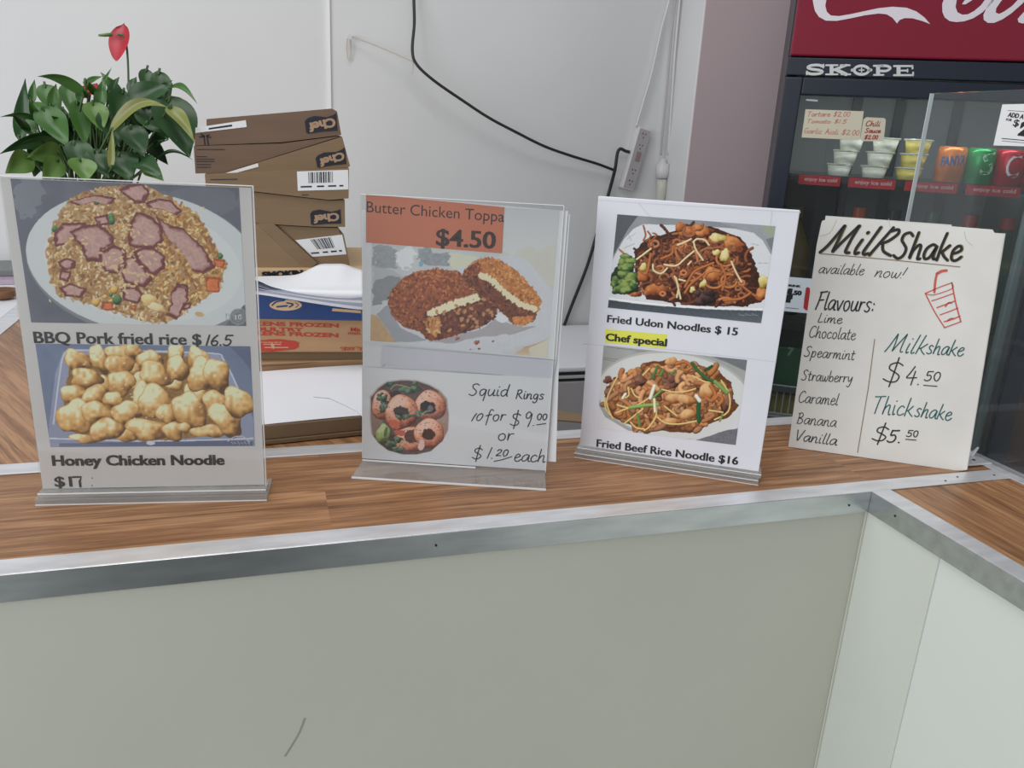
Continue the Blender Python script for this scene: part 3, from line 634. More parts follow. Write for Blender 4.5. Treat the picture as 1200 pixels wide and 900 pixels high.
obj('plinth', fbox(MB(), W+.03, FLOOR, -.48, W+.48, FLOOR+.08, -.1), m_black, cpb)
cdo = obj('door', fbox(MB(), W+.014, FLOOR+.09, -.07, W+.498, .89, -.05), nz(mat('dark_brown_door', (78, 58, 50), .45), (9, 9, .6), 6, 4, .8, 1.1), cpb, bev=.002)
obj('handle', MB().tube([FR.pt(W+.05, -.02, -.05), FR.pt(W+.05, -.02, -.03), FR.pt(W+.05, .10, -.03), FR.pt(W+.05, .10, -.05)], .004, 8), m_chrome, cdo)
# what stands on the top shelf
def tub(name, label, colr, px, vz, group, i, n=-.115, r=.0165):
    u = FR.px(px, n)[0]; o = thing(name, label, 'tub', FR.pt(u, vz, n), 0, group)
    obj('cup', MB().lathe([(.0, 0), (r*.8, 0), (r*.98, .027), (r*.9, .027)], o.location, 22), colr, o, smooth=True)
    obj('lid', MB().lathe([(r*1.1, .0272), (r*1.12, .029), (r*1.08, .0315), (0, .0315)], o.location, 22), clear('lid_plastic', (.85, .85, .8), .35, (.85, .85, .8)), o)
m_mayo = mat('white_sauce', (238, 240, 226), .45); m_must = mat('yellow_sauce', (226, 208, 112), .45)
pos = ('bottom', 'middle', 'top')
for i in range(3):
    tub('sauce_tub', f'white sauce tub, {pos[i]} of the stack nearest the left side of the fridge', m_mayo, (983+i*4.5, 200), SHZ[0]+i*.0317, 'sauce tubs in the fridge', i, r=.0275)
for i in range(3):
    tub('sauce_tub', f'white sauce tub, {pos[i]} of the second stack under the chilli sauce note', m_mayo, (1024+i*4, 200), SHZ[0]+i*.0317, 'sauce tubs in the fridge', i, r=.029)
for i in range(3):
    tub('sauce_tub', f'yellow sauce tub, {pos[i]} of the stack beside the orange can', m_must, (1065+i*2.5, 200), SHZ[0]+i*.0317, 'sauce tubs in the fridge', i, r=.029)
CH = FR.px((1111, 171), -.115)[1]-SHZ[0]
m_tin = mat('can_metal', (200, 202, 206), .25, 1.0)
def can(px, colr, label, n=-.115):
    u = FR.px((px, 205), n)[0]; o = thing('drink_can', label, 'can', FR.pt(u, SHZ[0], n), math.radians(-33), 'drink cans on the top shelf of the fridge'); p = o.location; r = .0315
    obj('body', MB().lathe([(r*.85, .002), (r, .007), (r, CH-.011), (r*.86, CH-.001)], p, 28), colr, o, smooth=True)
    obj('rim', MB().lathe([(r*.86, CH-.001), (r*.88, CH), (r*.84, CH), (r*.8, CH-.003), (0, CH-.003)], p, 28), m_tin, o)
    return o, u
def wrap(mb, o, s, vz, cap, width, bold, spin=0):
    """lettering that follows the can's round side"""
    v, f = text_geo(s, bold); r = .0318; x0, x1 = v[:, 0].min(), v[:, 0].max(); H = text_geo('H', bold)[0][:, 1].max()
    out = []
    for x, y in v:
        a = ((x-x0)/(x1-x0)-.5)*width/r+spin; zz = vz+y/H*cap+.12*((x-x0)/(x1-x0)-.5)*width
        out.append(Vector(o.location)+FR.U*(math.sin(a)*r)+FR.N*(math.cos(a)*r)+FR.V*zz)
    return mb.add(out, f)
can_m = lambda c: mat('can_paint', c, .28, .35)
o, u = can(1111, can_m((232, 132, 62)), 'orange soft drink can with blue letters in the fridge')
obj('lettering', wrap(MB(), o, 'FANTA', .042, .021, .056, .05), mat('can_blue_letters', (60, 92, 150), .4), o)
o, u = can(1145, can_m((24, 150, 76)), 'green soft drink can between the orange and red cans')
obj('emblem', wrap(MB(), o, 'S', .026, .05, .03, .0, .35), mat('pale_green', (170, 214, 180), .4), o)
m_redcan = can_m((200, 32, 50))
for px, lab in ((1179, 'red soft drink can next to the green can'), (1213, 'red soft drink can cut off by the right edge of the photo'), (1247, 'red soft drink can furthest right, hidden by the price poster')):
    if px < 1230: o, u = can(px, m_redcan, lab); obj('emblem', wrap(MB(), o, 'C', .022, .05, .03, .0, .1), m_colawhite, o)
# dim bottles on the shelf below
def bottle(px, colr, capc, label, h=.275, r=.036, n=-.14, liq=None):
    u = FR.px((px, 245), n)[0]; o = thing('drink_bottle', label, 'bottle', FR.pt(u, SHZ[1], n), 0, 'bottles on the middle shelf of the fridge')
    obj('body', MB().lathe([(r*.8, 0), (r, .012), (r, h*.56), (r*.9, h*.66), (r*.42, h*.86), (r*.36, h*.9), (0, h*.9)], o.location, 20), colr, o, smooth=True)
    obj('cap', MB().lathe([(r*.44, h*.9), (r*.44, h), (0, h)], o.location, 16), capc, o)
m_dk = mat('dark_drink', (38, 30, 28), .2); m_or = mat('orange_drink', (176, 76, 36), .25); m_gr = mat('green_drink', (28, 84, 52), .2); m_br = mat('olive_drink', (96, 84, 44), .25)
m_capred = mat('red_cap', (188, 44, 36), .4); m_capk = mat('black_cap', (34, 34, 38), .4)
bottle(932, m_br, m_br, 'squat olive bottle at the left end of the middle fridge shelf', .265, .05)
bottle(1008, m_or, m_or, 'orange bottle with an orange cap on the middle fridge shelf'); bottle(1049, m_dk, m_capk, 'dark bottle with a black cap right of the orange bottle')
bottle(1095, m_gr, m_gr, 'green bottle behind the edge of the glass screen'); bottle(1140, m_dk, m_capred, 'dark bottle with a red cap behind the glass screen'); bottle(1185, m_gr, m_capred, 'green bottle nearest the right side of the fridge')
gb = thing('drink_carton', 'green carton of cans on the lower fridge shelf', 'carton', FR.pt(.10, SHZ[2]+.0, -.2))
u, v = FR.px((918, 420), -.095)
obj('box', fbox(MB(), u-.05, v-.072, -.32, u+.075, v+.03, -.0955), mat('green_carton', (22, 92, 60), .4), gb, bev=.004)
SF2 = Frame(FR.pt(0, 0, -.095), FR.U, FR.V)
obj('lettering', type_on(MB(), SF2, '7', (922, 416), (928.5, 417), 9.5, .0006, .03), mat('pale_green_letters', (130, 176, 150), .4), gb)
obj('lower_shelf', fbox(MB(), .034, v-.084, D+.05, W-.068, v-.0725, -.075), mat('lower_shelf_wire', (82, 88, 88), .4), fd)
# notes taped to the door glass
NF = Frame(FR.pt(0, 0, -.0095), FR.U, FR.V)
def note(name, label, quad, m_, lines, colr, wd=.0011):
    o = thing(name, label, 'note', NF.P(quad[3], .0004)); obj('sheet', patch(MB(), NF, quad, .0006, .0005), m_, o)
    t = MB()
    for s, p0, p1, cap in lines: write(t, NF, s, p0, p1, cap, wd, .1, .0009)
    obj('lettering', t, colr, o); return o
m_note = mat('cream_note', (206, 200, 180), .6); m_redtext = mat('red_marker', (186, 70, 64), .6)
def z8(x, y): return (920+x/7.5, 100+y/7.5)
note('price_note', 'wide cream note with red handwriting taped inside the fridge door', [z8(180,210), z8(692,228), z8(655,482), z8(145,458)], m_note,
     [('Tartare $2.00', z8(195,272), z8(570,275), 5.5), ('Tomato $1.5', z8(190,332), z8(540,335), 4.5), ('Garlic Aioli $2.00', z8(165,420), z8(650,440), 6)], m_redtext)
q = [z8(715,280), z8(872,288), z8(886,305), z8(868,475), z8(850,492), z8(675,490), z8(660,470), z8(690,300)]
o = thing('chilli_sauce_note', 'small rounded cream chilli sauce note overlapping the wide note', 'note', NF.P(q[5], .002)); obj('sheet', MB().prism([NF.P(p, .0022) for p in q], NF.N*-.0005), m_note, o)
t = MB(); write(t, NF, 'Chili', z8(705,358), z8(835,360), 6, .0019, .1, .0026); write(t, NF, 'Sauce', z8(700,415), z8(840,418), 5, .0019, .1, .0026); write(t, NF, '$2.00', z8(695,472), z8(815,474), 4.6, .0019, .1, .0026)
obj('lettering', t, mat('dark_red_marker', (164, 36, 40), .6), o)
q = [(905, 323), (953.5, 326.8), (946.5, 367.2), (898, 362.5)]
o = thing('drink_price_card', 'pale blue drink price card on the fridge door between two signs', 'card', FR.P(q[3], .001)); obj('sheet', patch(MB(), FR, q, .0012, .001), mat('pale_card', (216, 226, 236), .5), o)
t = MB(); type_on(t, FR, 'DRINK', (920.5, 335.3), (938.6, 337), 2.6, .0016, .05); type_on(t, FR, '4', (914, 352), (927, 353.5), 15, .0016, .08); type_on(t, FR, '.50', (927.8, 345.2), (939, 346), 5.2, .0016, .06)
line(t, FR, [(921, 360.5), (936, 362)], .0012, .0016); obj('lettering', t, m_ink, o)
t = MB().prism([FR.P(p, .0018) for p in ((944.5,337.5),(947,336.3),(949,338),(949.8,352),(948,364),(944.5,363.5),(941.5,361),(942.5,350))], FR.N*-.0005)
obj('bottle_picture', t, mat('card_red', (176, 48, 52), .5), o)

# ------------------------------------------------------------ cables and fittings on the back wall
def wp(px, y=1.69): return ony(px, y)
cable = [(485,-30,.02),(485,0,.03),(485.5,28,.05),(483.2,58,.07),(488,75,.075),(508,94,.08),(541,117,.08),(573,138,.075),(605,155,.07),(637,171,.06),(669,182.5,.05),(700,192,.04),(721,200,.03)]
cb = obj('black_cable', MB().tube(crom([wp((x, y), 1.698-d) for x, y, d in cable], 6), .0042, 8), m_cable, smooth=True); tag(cb, 'black cable swagged across the white wall down to the power board', 'cable')
ln = [(737,178,.012),(733,177,.02),(727,174.5,.03),(723.5,180,.035),(721,197,.035),(716.5,215,.02),(710,238,.015),(700,272,.012),(688,312,.012),(670,358,.012),(661,382,.012),(655,400,-.03)]
cb = obj('black_cable', MB().tube(crom([wp((x, y), 1.694-d) for x, y, d in ln[:-1]], 6), .0052, 8), m_cable, smooth=True); tag(cb, 'black lead looping from the power board down to the freezer top', 'cable')
def wf(px): return Frame((0, 1.699, 0), (1, 0, 0), (0, 0, 1)).px(px)
PF0 = wp((751.5, 150), 1.699); PF1 = wp((731, 221.5), 1.699)
V_ = (PF0-PF1); Lb = V_.length; PB = Frame(PF1, V_.cross(Vector((0, 1, 0)))*-1, V_)
if PB.N.y > 0: PB = Frame(PF1, V_.cross(Vector((0, 1, 0))), V_)
pw = thing('power_board', 'grey-white power board screwed at a slant to the back wall', 'power board', PF1)
hw = .0215
obj('housing', MB().box((-hw, 0, 0), (hw, Lb, .030), lambda a, b, n: PB.pt(a, b, n)), m_whiteplastic, pw, bev=.004)
obj('face_plate', MB().box((-hw+.004, .005, .030), (hw-.003, Lb-.005, .0315), lambda a, b, n: PB.pt(a, b, n)), m_greyplastic, pw)
for v in (.12, .30, .52, .70, .88):
    s = MB()
    for du, dv in ((-.005, .005), (.005, .005), (0, -.006)): s.box((du-.0014+.001, v*Lb+dv-.002, .0315), (du+.0014+.001, v*Lb+dv+.002, .0322), lambda a, b, n: PB.pt(a, b, n))
    obj('socket', s, m_black, pw)
obj('switch', MB().box((-.006, .47*Lb, .0315), (.009, .62*Lb, .034), lambda a, b, n: PB.pt(a, b, n)), mat('brown_label', (150, 132, 128), .5), pw)
def wcable(path, r, label, d=.012, m_=None):
    o = obj('white_cable', MB().tube(crom([wp((x, y), 1.698-d) for x, y in path], 6), r, 8), m_ or m_whiteplastic, smooth=True); return tag(o, label, 'cable')
wcable([(787,-30),(784,0),(775,35),(764,85),(754,120),(745.5,149)], .0035, 'white flex running down to the top of the power board', .02)
wcable([(794,-30),(791.5,0),(786.5,45),(781,110),(776,160),(774.5,182)], .0034, 'left one of two white flexes hanging to the plug', .025, m_greyplastic)
wcable([(799,-30),(796.5,0),(791,60),(787,120),(783,182)], .0034, 'right one of two white flexes hanging to the plug', .02)
pl = thing('plug_connector', 'white plug and socket connector hanging at the pillar corner', 'plug', wp((776, 235), 1.67))
def pc(px): return wp(px, 1.672)
obj('socket_body', MB().tube([pc((777,186)), pc((776.5,191)), pc((776.5,192)), pc((776,203)), pc((775.8,209))], [.009, .011, .021, .021, .017], 14), m_whiteplastic, pl, smooth=True)
obj('plug_body', MB().tube([pc((775.7,210)), pc((775,222)), pc((773.5,236)), pc((772.5,242))], [.0155, .0165, .014, .008], 14), mat('ivory_plastic', (200, 200, 190), .4), pl, smooth=True)
wcable([(772.5,241),(770,262),(766,300),(757,350),(752,378)], .0034, 'white flex below the plug behind the noodle sign', .02)
nl = thing('picture_nail', 'small nail in the white wall with string tied to it', 'nail', wp((410, 43), 1.7))
obj('shank', MB().tube([wp((410, 43), 1.7), wp((410, 43), 1.672)], .0035, 8), m_whiteplastic, nl); obj('head', MB().tube([wp((410, 43), 1.672), wp((410, 43), 1.668)], .0065, 10), m_whiteplastic, nl)
o = obj('string', MB().tube([wp((410,42),1.675), wp((440,53),1.66), wp((484,72),1.63)], .0013, 6).tube([wp((410,44),1.68), wp((412,60),1.69), wp((409,72),1.69)], .0012, 5).tube([wp((407,45),1.68), wp((406.5,58),1.69), wp((408,70),1.69)], .0012, 5).tube([wp((484,70),1.63), wp((484.5,78),1.63), wp((483,87),1.63)], .0012, 5), m_string)
tag(o, 'thin pale string tied from the nail to the black cable', 'string')

# ------------------------------------------------------------ cartons, papers and plant on the left wing of the counter
def qbox(a, b, depth, z0, z1):
    """a box whose front bottom edge runs a->b on the plan, going back by depth"""
    a = Vector((a[0], a[1], z0)); b = Vector((b[0], b[1], z0)); d = (b-a).normalized(); bk = Vector((-d.y, d.x, 0))*depth
    return MB().prism([a, b, b+bk, a+bk], (0, 0, z1-z0)), Frame(a, d, (0, 0, 1))
fb = thing('flat_carton', 'flat opened brown carton behind the counter strip with a white sheet on top', 'carton', (-.5, .36, .0016))
mb, fr1 = qbox((-.722, .2505), (-.312, .300), .225, .006, .0245); obj('tray', mb, m_card, fb, bev=.0015)
mb, _ = qbox((-.722, .2470), (-.312, .2965), .23, .0016, .006); mb.prism([(-.315, .293, .0016), (-.225, .255, .0016), (-.19, .262, .0016), (-.30, .34, .0016)], (0, 0, .0015)); obj('lower_flap', mb, m_card, fb)
def shade(u, v): return Vector((-.722+.41*u, .252+.05*u+(.222)*v, .0247+.0012*math.sin(5*u+3*v)**2))
ws = obj('white_sheet', MB().grid(shade, 20, 12), m_white, solid=.0006); tag(ws, 'large white paper sheet lying on the flat carton behind the signs', 'paper')
ws2 = obj('paper_scrap', MB().face([onz(p, .0262) for p in ((367,465),(386,466.5),(402,474),(418,482),(428,492),(432,470),(433,442),(372,446))]), m_white, solid=.0005); tag(ws2, 'curved white paper piece on the right of the large sheet', 'paper')
bc = thing('beige_carton', 'low beige carton beneath the frozen poultry carton', 'carton', (-.55, .65, .0016))
mb, frb = qbox((-.80, .510), (-.36, .512), .33, .0016, .030); obj('box', mb, m_card2, bc, bev=.0015)
obj('slot', MB().prism([onz(p, .0303) for p in ((306,428),(345,426.5),(372,424.3),(345,427.8),(306,430))], (0, 0, .0003)), m_cardd, bc)
fc = thing('frozen_food_carton', 'brown carton with red frozen poultry lettering under the blue carton', 'carton', (-.55, .65, .030))
mb, _ = qbox((-.80, .541), (-.36, .498), .33, .0302, .044); obj('tray', mb, m_card, fc)
mb, fr2 = qbox((-.80, .530), (-.36, .487), .34, .044, .0975); obj('lid', mb, m_card2, fc, bev=.002)
lf = Frame(fr2.O, fr2.U, fr2.V)
t = MB()
def z6(x, y): return (200+x/5, 270+y/5)
def z7(x, y): return (290+x/6.92, 300+y/6.92)
for s, p0, p1, cap in (('CHICKENS FROZEN', z7(-215,556), z7(738,580), 4.6), ('POULTRY', z7(-10,606), z7(452,612), 4.3), ('CHICKENS FROZEN', z7(-215,632), z7(734,660), 4.8)):
    type_on(t, lf, s, p0, p1, cap, .0006, .03)
type_on(t, lf, 'Ma', z7(835,610), z7(915,612), 4.4, .0006, .02); type_on(t, lf, 'nish', z7(815,636), z7(915,640), 3.6, .0006, .02)
type_on(t, lf, 'ZEALAND', z7(1010,738), z7(752,738), 2.0, .0006, .03); type_on(t, lf, 'CT OF', z7(1000,752), z7(765,753), 2.0, .0006, .03)
q = [z7(60,690),(z7(180,676)),(z7(260,674)),(z7(380,688)),(z7(418,700)),(z7(414,738)),(z7(380,756)),(z7(200,778)),(z7(60,770))]
obj('lettering', t, m_redink, fc)
obj('red_badge', MB().prism([lf.P(p, .0004) for p in q], lf.N*.0002), m_redink, fc)
t = MB(); line(t, lf, [z7(436,694), z7(430,744)], .0006, .0006); [line(t, lf, [z7(a,700-abs(a-190)*.01), z7(b,700)], .0011, .0008) for a, b in ((112,122),(130,158),(168,206),(216,246),(258,276))]; line(t, lf, [z7(130,716), z7(270,716)], .0014, .0008); line(t, lf, [z7(140,742), z7(330,742)], .0016, .0008); line(t, lf, [z7(200,716), z7(210,742)], .004, .0008)
obj('badge_lettering', t, m_beige, fc)
bl = thing('blue_carton', 'blue printed carton under the loose white papers', 'carton', (-.55, .65, .0977))
mb, fr3 = qbox((-.80, .524), (-.34, .448), .40, .0977, .137); obj('box', mb, m_blue, bl, bev=.003)
l3 = Frame(fr3.O, fr3.U, fr3.V); t = MB()
cx, cy = z7(310, 392)
t.prism([l3.P((cx+19*math.cos(k*math.pi/12), cy+1+6.4*math.sin(k*math.pi/12)), .0004) for k in range(24)], l3.N*.0003); obj('oval_emblem', t, m_beige, bl)
t = MB(); line(t, l3, [z7(200,400), z7(235,372), z7(300,360)], .0022, .0009, True); line(t, l3, [z7(240,412), z7(320,404)], .0026, .0009); line(t, l3, [z7(320,380), z7(370,392), z7(340,414)], .0022, .0009, True); line(t, l3, [z7(385,378), z7(412,396), z7(390,418)], .001, .0009, True)
obj('emblem_figure', t, m_blue, bl)
t = MB(); t.prism([l3.P(p, .0004) for p in (z7(690,424), z7(920,442), z7(920,464), z7(684,446))], l3.N*.0002); obj('white_panel', t, m_beige, bl)
tc_ = thing('tan_carton', 'thin tan carton with black brush lettering under the stacked boxes', 'carton', (-.6, .75, .1372))
mb, fr4 = qbox((-.80, .612), (-.42, .612), .25, .1374, .151); obj('box', mb, m_beige, tc_, bev=.001)
l4 = Frame(fr4.O, fr4.U, fr4.V); obj('lettering', type_on(MB(), l4, 'SMOKIN', (307, 325), (355, 322.5), 6.5, .0005, .06), m_ink, tc_)
# loose papers on the blue carton
def sheet(p00, p10, p11, p01, hump, k, label):
    P0, P1, P2, P3 = [Vector(p) for p in (p00, p10, p11, p01)]
    def fn(u, v):
        q = (P0*(1-u)+P1*u)*(1-v)+(P3*(1-u)+P2*u)*v
        q.z += hump*(math.sin(math.pi*min(1, max(0, (u-.1)*1.1)))**2)*(.25+.75*v)+.0015*math.sin(6*u+k)*(1-v)
        return q
    o = obj('paper_sheet', MB().grid(fn, 24, 10), m_white, solid=.0007, smooth=True); return tag(o, label, 'paper', 'loose papers on the blue carton')
lab = ('lowest white paper of the messy pile on the blue carton', 'second lowest white paper of the pile on the blue carton', 'middle white paper of the pile on the blue carton', 'second highest white paper of the pile on the blue carton', 'topmost curled white paper peaking above the pile on the blue carton')
FRONT = [[(272,342),(303,345),(335,350),(365,355),(395,359.5),(419,362.5),(440,363)], [(276,339),(303,342),(335,347),(365,351.5),(395,356),(423,359.5),(440,360)],
         [(280,334),(303,338.5),(325,342.5),(360,348.5),(395,353),(426,355.5),(446,356)], [(278,331),(303,335),(322,341),(355,346.5),(392,350.5),(426,352),(448,352.5)],
         [(282,325),(303,329),(318,335.5),(350,343.5),(385,348.2),(412,349.5),(446,346)]]
BACK = [(282,325),(303,323.8),(330,323),(345,321),(357,315),(369,309.8),(384,309.2),(397,309.6),(410,314.2),(424,317.5),(446,322)]
def along(pts, t):
    k = t*(len(pts)-1); i = min(int(k), len(pts)-2); f = k-i; return (pts[i][0]*(1-f)+pts[i+1][0]*f, pts[i][1]*(1-f)+pts[i+1][1]*f)
fw_ = [[l3.P(p, (.003, .005, .007, .009, .012)[k]) for p in crom2] for k, crom2 in enumerate([[tuple(q) for q in crom(f, 3)] for f in FRONT])]
def along3(pts, t):
    k = t*(len(pts)-1); i = min(int(k), len(pts)-2); return pts[i].lerp(pts[i+1], k-i)
bk_ = [ony(p, .585) for p in [tuple(q) for q in crom(BACK, 3)]]
for k in range(5):
    def fn(u, v, k=k):
        f_ = along3(fw_[k], u); q = f_.lerp(along3(bk_, u)+Vector((.002*k, 0, 0)), 0 if v == 0 else .012+(v-1/12)*.988*12/11)
        top = along3(bk_, u).z; q.z -= .0034*(4-k)*v*min(1, max(0, (top-.139)/.012)); q.z = max(q.z, .1384+.0011*k if v > 0 else 0)
        return q
    o = obj('paper_sheet', MB().grid(fn, 30, 12), m_white if k % 2 == 0 else m_shadesheet, solid=.0006, smooth=True); tag(o, lab[k], 'paper', 'loose papers on the blue carton')
# the tilted stack of cling-wrap boxes
SY = .625
BOXES = [
 ('bottom', [(243,259),(366,266.5),(397,267),(398,273),(403,275),(410.5,312.5),(243,317.5)], .008, m_card),
 ('second from the bottom', [(241,219),(386,235.2),(404,234.4),(404.5,266),(366,265.6),(241,258)], .004, m_card),
 ('third from the bottom', [(240,204.3),(409,197),(408.6,232.5),(386,234.3),(241,218)], .000, m_card),
 ('third from the top', [(262,203),(401,160.2),(410.3,194.5),(408,196.2),(262,203.6)], .010, m_card),
 ('second from the top', [(227,171.2),(330,168.2),(400,159.3),(261.5,202.6),(229,203.4)], .014, m_cardd),
 ('topmost', [(229,149.5),(242,148.6),(242,139.5),(389,127.2),(395,130.5),(400,158.2),(330,166.8),(228,170.6)], .018, m_cardd)]
bx = {}
for lab_, poly, dy, m_ in BOXES:
    pts = [ony(p, SY+dy) for p in poly]; lo = min(pts, key=lambda q: q.z)
    o = thing('cling_wrap_box', f'brown cardboard box, {lab_} of the leaning stack by the plant', 'box', (-.62, SY+.1, lo.z), 0, 'stacked brown cardboard boxes')
    obj('carton', MB().prism(pts, (0, .23, 0)), m_, o)
    bx[lab_] = (o, Frame((0, SY+dy, 0), (1, 0, 0), (0, 0, 1)))
def badge(key, quad):
    o, fr = bx[key]; tl, tr, br_, bl_ = [Vector(q) for q in quad]
    e = lambda u, v: tuple((tl*(1-u)+tr*u)*(1-v)+(bl_*(1-u)+br_*u)*v)
    top = [e(u, .13*math.sin(u*6.3)*-1 if 0 < u < 1 else (.12 if u == 0 else 0)) for u in (0, .08, .3, .5, .7, .9, 1)]
    b = obj('badge', MB().prism([fr.P(p, .0004) for p in top+[e(1, 1), e(.5, .96), e(.1, 1), e(.03, .92)]], fr.N*.0003), m_navyink, o)
    t = MB(); type_on(t, fr, 'Chef', e(.95, .22), e(.09, .34), 0, .0010, .03)
    # turned upside down: rebuild with the letters' tops pointing down the box
    t = MB(); a = Vector(fr.px(e(.93, .24), .001)); c_ = Vector(fr.px(e(.10, .30), .001)); hgt = (Vector(fr.px(e(.5, .24), .001))-Vector(fr.px(e(.5, .80), .001))).length
    type_on(t, fr, 'Chef', a, c_, hgt, .001, .035, uv=True); obj('lettering', t, m_tanink, b)
badge('topmost', [(357,140.5),(394,132.5),(395.5,153),(358,157)]); badge('third from the top', [(369.5,184),(404,172.5),(406,192),(371,197)]); badge('second from the bottom', [(363.5,248.5),(399,245),(400,262),(363.4,264)])
def barcode(key, quad, bars):
    o, fr = bx[key]; tl, tr, br_, bl_ = [Vector(q) for q in quad]
    l = obj('barcode_label', patch(MB(), fr, quad, .0006, .0005), m_label, o)
    e = lambda u, v: tuple((tl*(1-u)+tr*u)*(1-v)+(bl_*(1-u)+br_*u)*v)
    t = MB(); x = bars[0]; r_ = random.Random(3)
    while x < bars[1]:
        w_ = r_.choice((.01, .014, .022, .03)); patch(t, fr, [e(x, .06), e(min(x+w_, bars[1]), .06), e(min(x+w_, bars[1]), .62), e(x, .62)], .0008); x += w_+r_.choice((.01, .014, .02))
    for a, b in ((.06, .28), (.38, .52), (.6, .76), (.82, .9)): patch(t, fr, [e(a, .76), e(b, .76), e(b, .84), e(a, .84)], .0008)
    obj('bars', t, m_navyink, l)
barcode('third from the bottom', [(348,201),(408,199),(408.4,222),(349,223.6)], (.22, .7)); barcode('bottom', [(346,281.5),(401,275),(406,298),(366,301)], (.3, .76))
def wlabel(key, quad):
    o, fr = bx[key]; l = obj('white_label', patch(MB(), fr, quad, .0006, .0005), m_label, o); tl, tr, br_, bl_ = [Vector(q) for q in quad]
    e = lambda u, v: tuple((tl*(1-u)+tr*u)*(1-v)+(bl_*(1-u)+br_*u)*v)
    obj('print_line', patch(MB(), fr, [e(.26, .4), e(.72, .35), e(.72, .65), e(.26, .7)], .0008), m_navyink, l)
wlabel('topmost', [(229,149.6),(288,140.8),(289.2,148.8),(229,155.8)]); 
o, fr = bx['third from the top']; obj('white_label', patch(MB(), fr, [(264,202.9),(302.2,191.3),(303,195.4),(274,203.2)], .0006, .0005), m_label, o)
o, fr = bx['topmost']; t = MB()
for pts in (((239,159),(240.2,170)),((242.5,159),(244,169.6)),((239,160),(234,160.5)),((239,160),(236,157)),((242,159.5),(245,158)),((242.5,160),(247,161))): line(t, fr, pts, .0018, .0005)
obj('palm_emblem', t, m_navyink, o)
o, fr = bx['second from the top']; t = MB()
for x0, x1, y in ((231,263,175.2),(230.5,242,183.6),(230.5,251,186.6),(230.5,251,189.2),(231,247,192.8),(231,247,196)): line(t, fr, [(x0, y), (x1, y)], .0011, .0005)
obj('fine_print', t, m_navyink, o)
o, fr = bx['third from the bottom']; t = MB(); line(t, fr, [(247,210.5),(278,210)], .0012, .0005); line(t, fr, [(354,228.6),(361,228.4)], .0012, .0005); obj('fine_print', t, m_navyink, o)
o, fr = bx['bottom']
obj('open_flap', MB().prism([fr.P(p, .0045) for p in ((243,234.5),(301,262.5),(358,316),(243,317.5))], fr.N*-.003), nz(mat('flap_card', (134, 111, 84), .75), (1, 8, 8), 10, 4, .95, 1.04), o)
obj('flap_edge', MB().prism([fr.P(p, .0045) for p in ((301,262.2),(320.6,262),(371.5,308),(365,314),(358,316))], fr.N*-.003), m_card, o)

# anthurium in its pot
PY = .70
def pp(px, d=0.0): return ony(px, PY+d)
pot_c = pp((112, 330)); pc_ = Vector((pot_c.x, PY, 0))
pt = thing('potted_anthurium', 'potted green anthurium with red flowers behind the fried rice sign', 'plant', (pc_.x, pc_.y, .0002))
obj('pot', MB().lathe([(.045, 0), (.05, .004), (.066, .115), (.07, .12), (.07, .13), (.063, .13), (.06, .118), (0, .118)], (pc_.x, pc_.y, .0002), 28), mat('terracotta_pot', (150, 92, 66), .7), pt, smooth=True)
obj('soil', MB().lathe([(.061, .1185), (.03, .122), (0, .124)], (pc_.x, pc_.y, .0002), 20), mat('potting_soil', (52, 40, 32), .9), pt)
def leafmat(name, c, c2):
    m = mat(name, c, .38, spec=.45); nt = m.node_tree; b = nt.nodes['Principled BSDF']
    tc = nt.nodes.new('ShaderNodeTexCoord'); no = nt.nodes.new('ShaderNodeTexNoise'); no.inputs['Scale'].default_value = 30; mx = nt.nodes.new('ShaderNodeMix'); mx.data_type = 'RGBA'
    mx.inputs[6].default_value = (*lin(c), 1); mx.inputs[7].default_value = (*lin(c2), 1)
    nt.links.new(tc.outputs['Object'], no.inputs['Vector']); nt.links.new(no.outputs['Fac'], mx.inputs[0]); nt.links.new(mx.outputs[2], b.inputs['Base Color']); return m
m_leaf = [leafmat('leaf_green', (50, 90, 40), (70, 112, 48)), leafmat('leaf_dark_green', (30, 62, 32), (48, 84, 42)), leafmat('leaf_pale_green', (82, 116, 54), (100, 134, 64)), leafmat('leaf_yellowing', (118, 138, 70), (128, 112, 62))]
m_stem = mat('stem_green', (62, 92, 46), .5); m_spathe = nz(mat('red_spathe', (176, 44, 58), .4), (1, 1, 1), 40, 3, .85, 1.15)
def z9(x, y): return (x/5, 60+y/5)
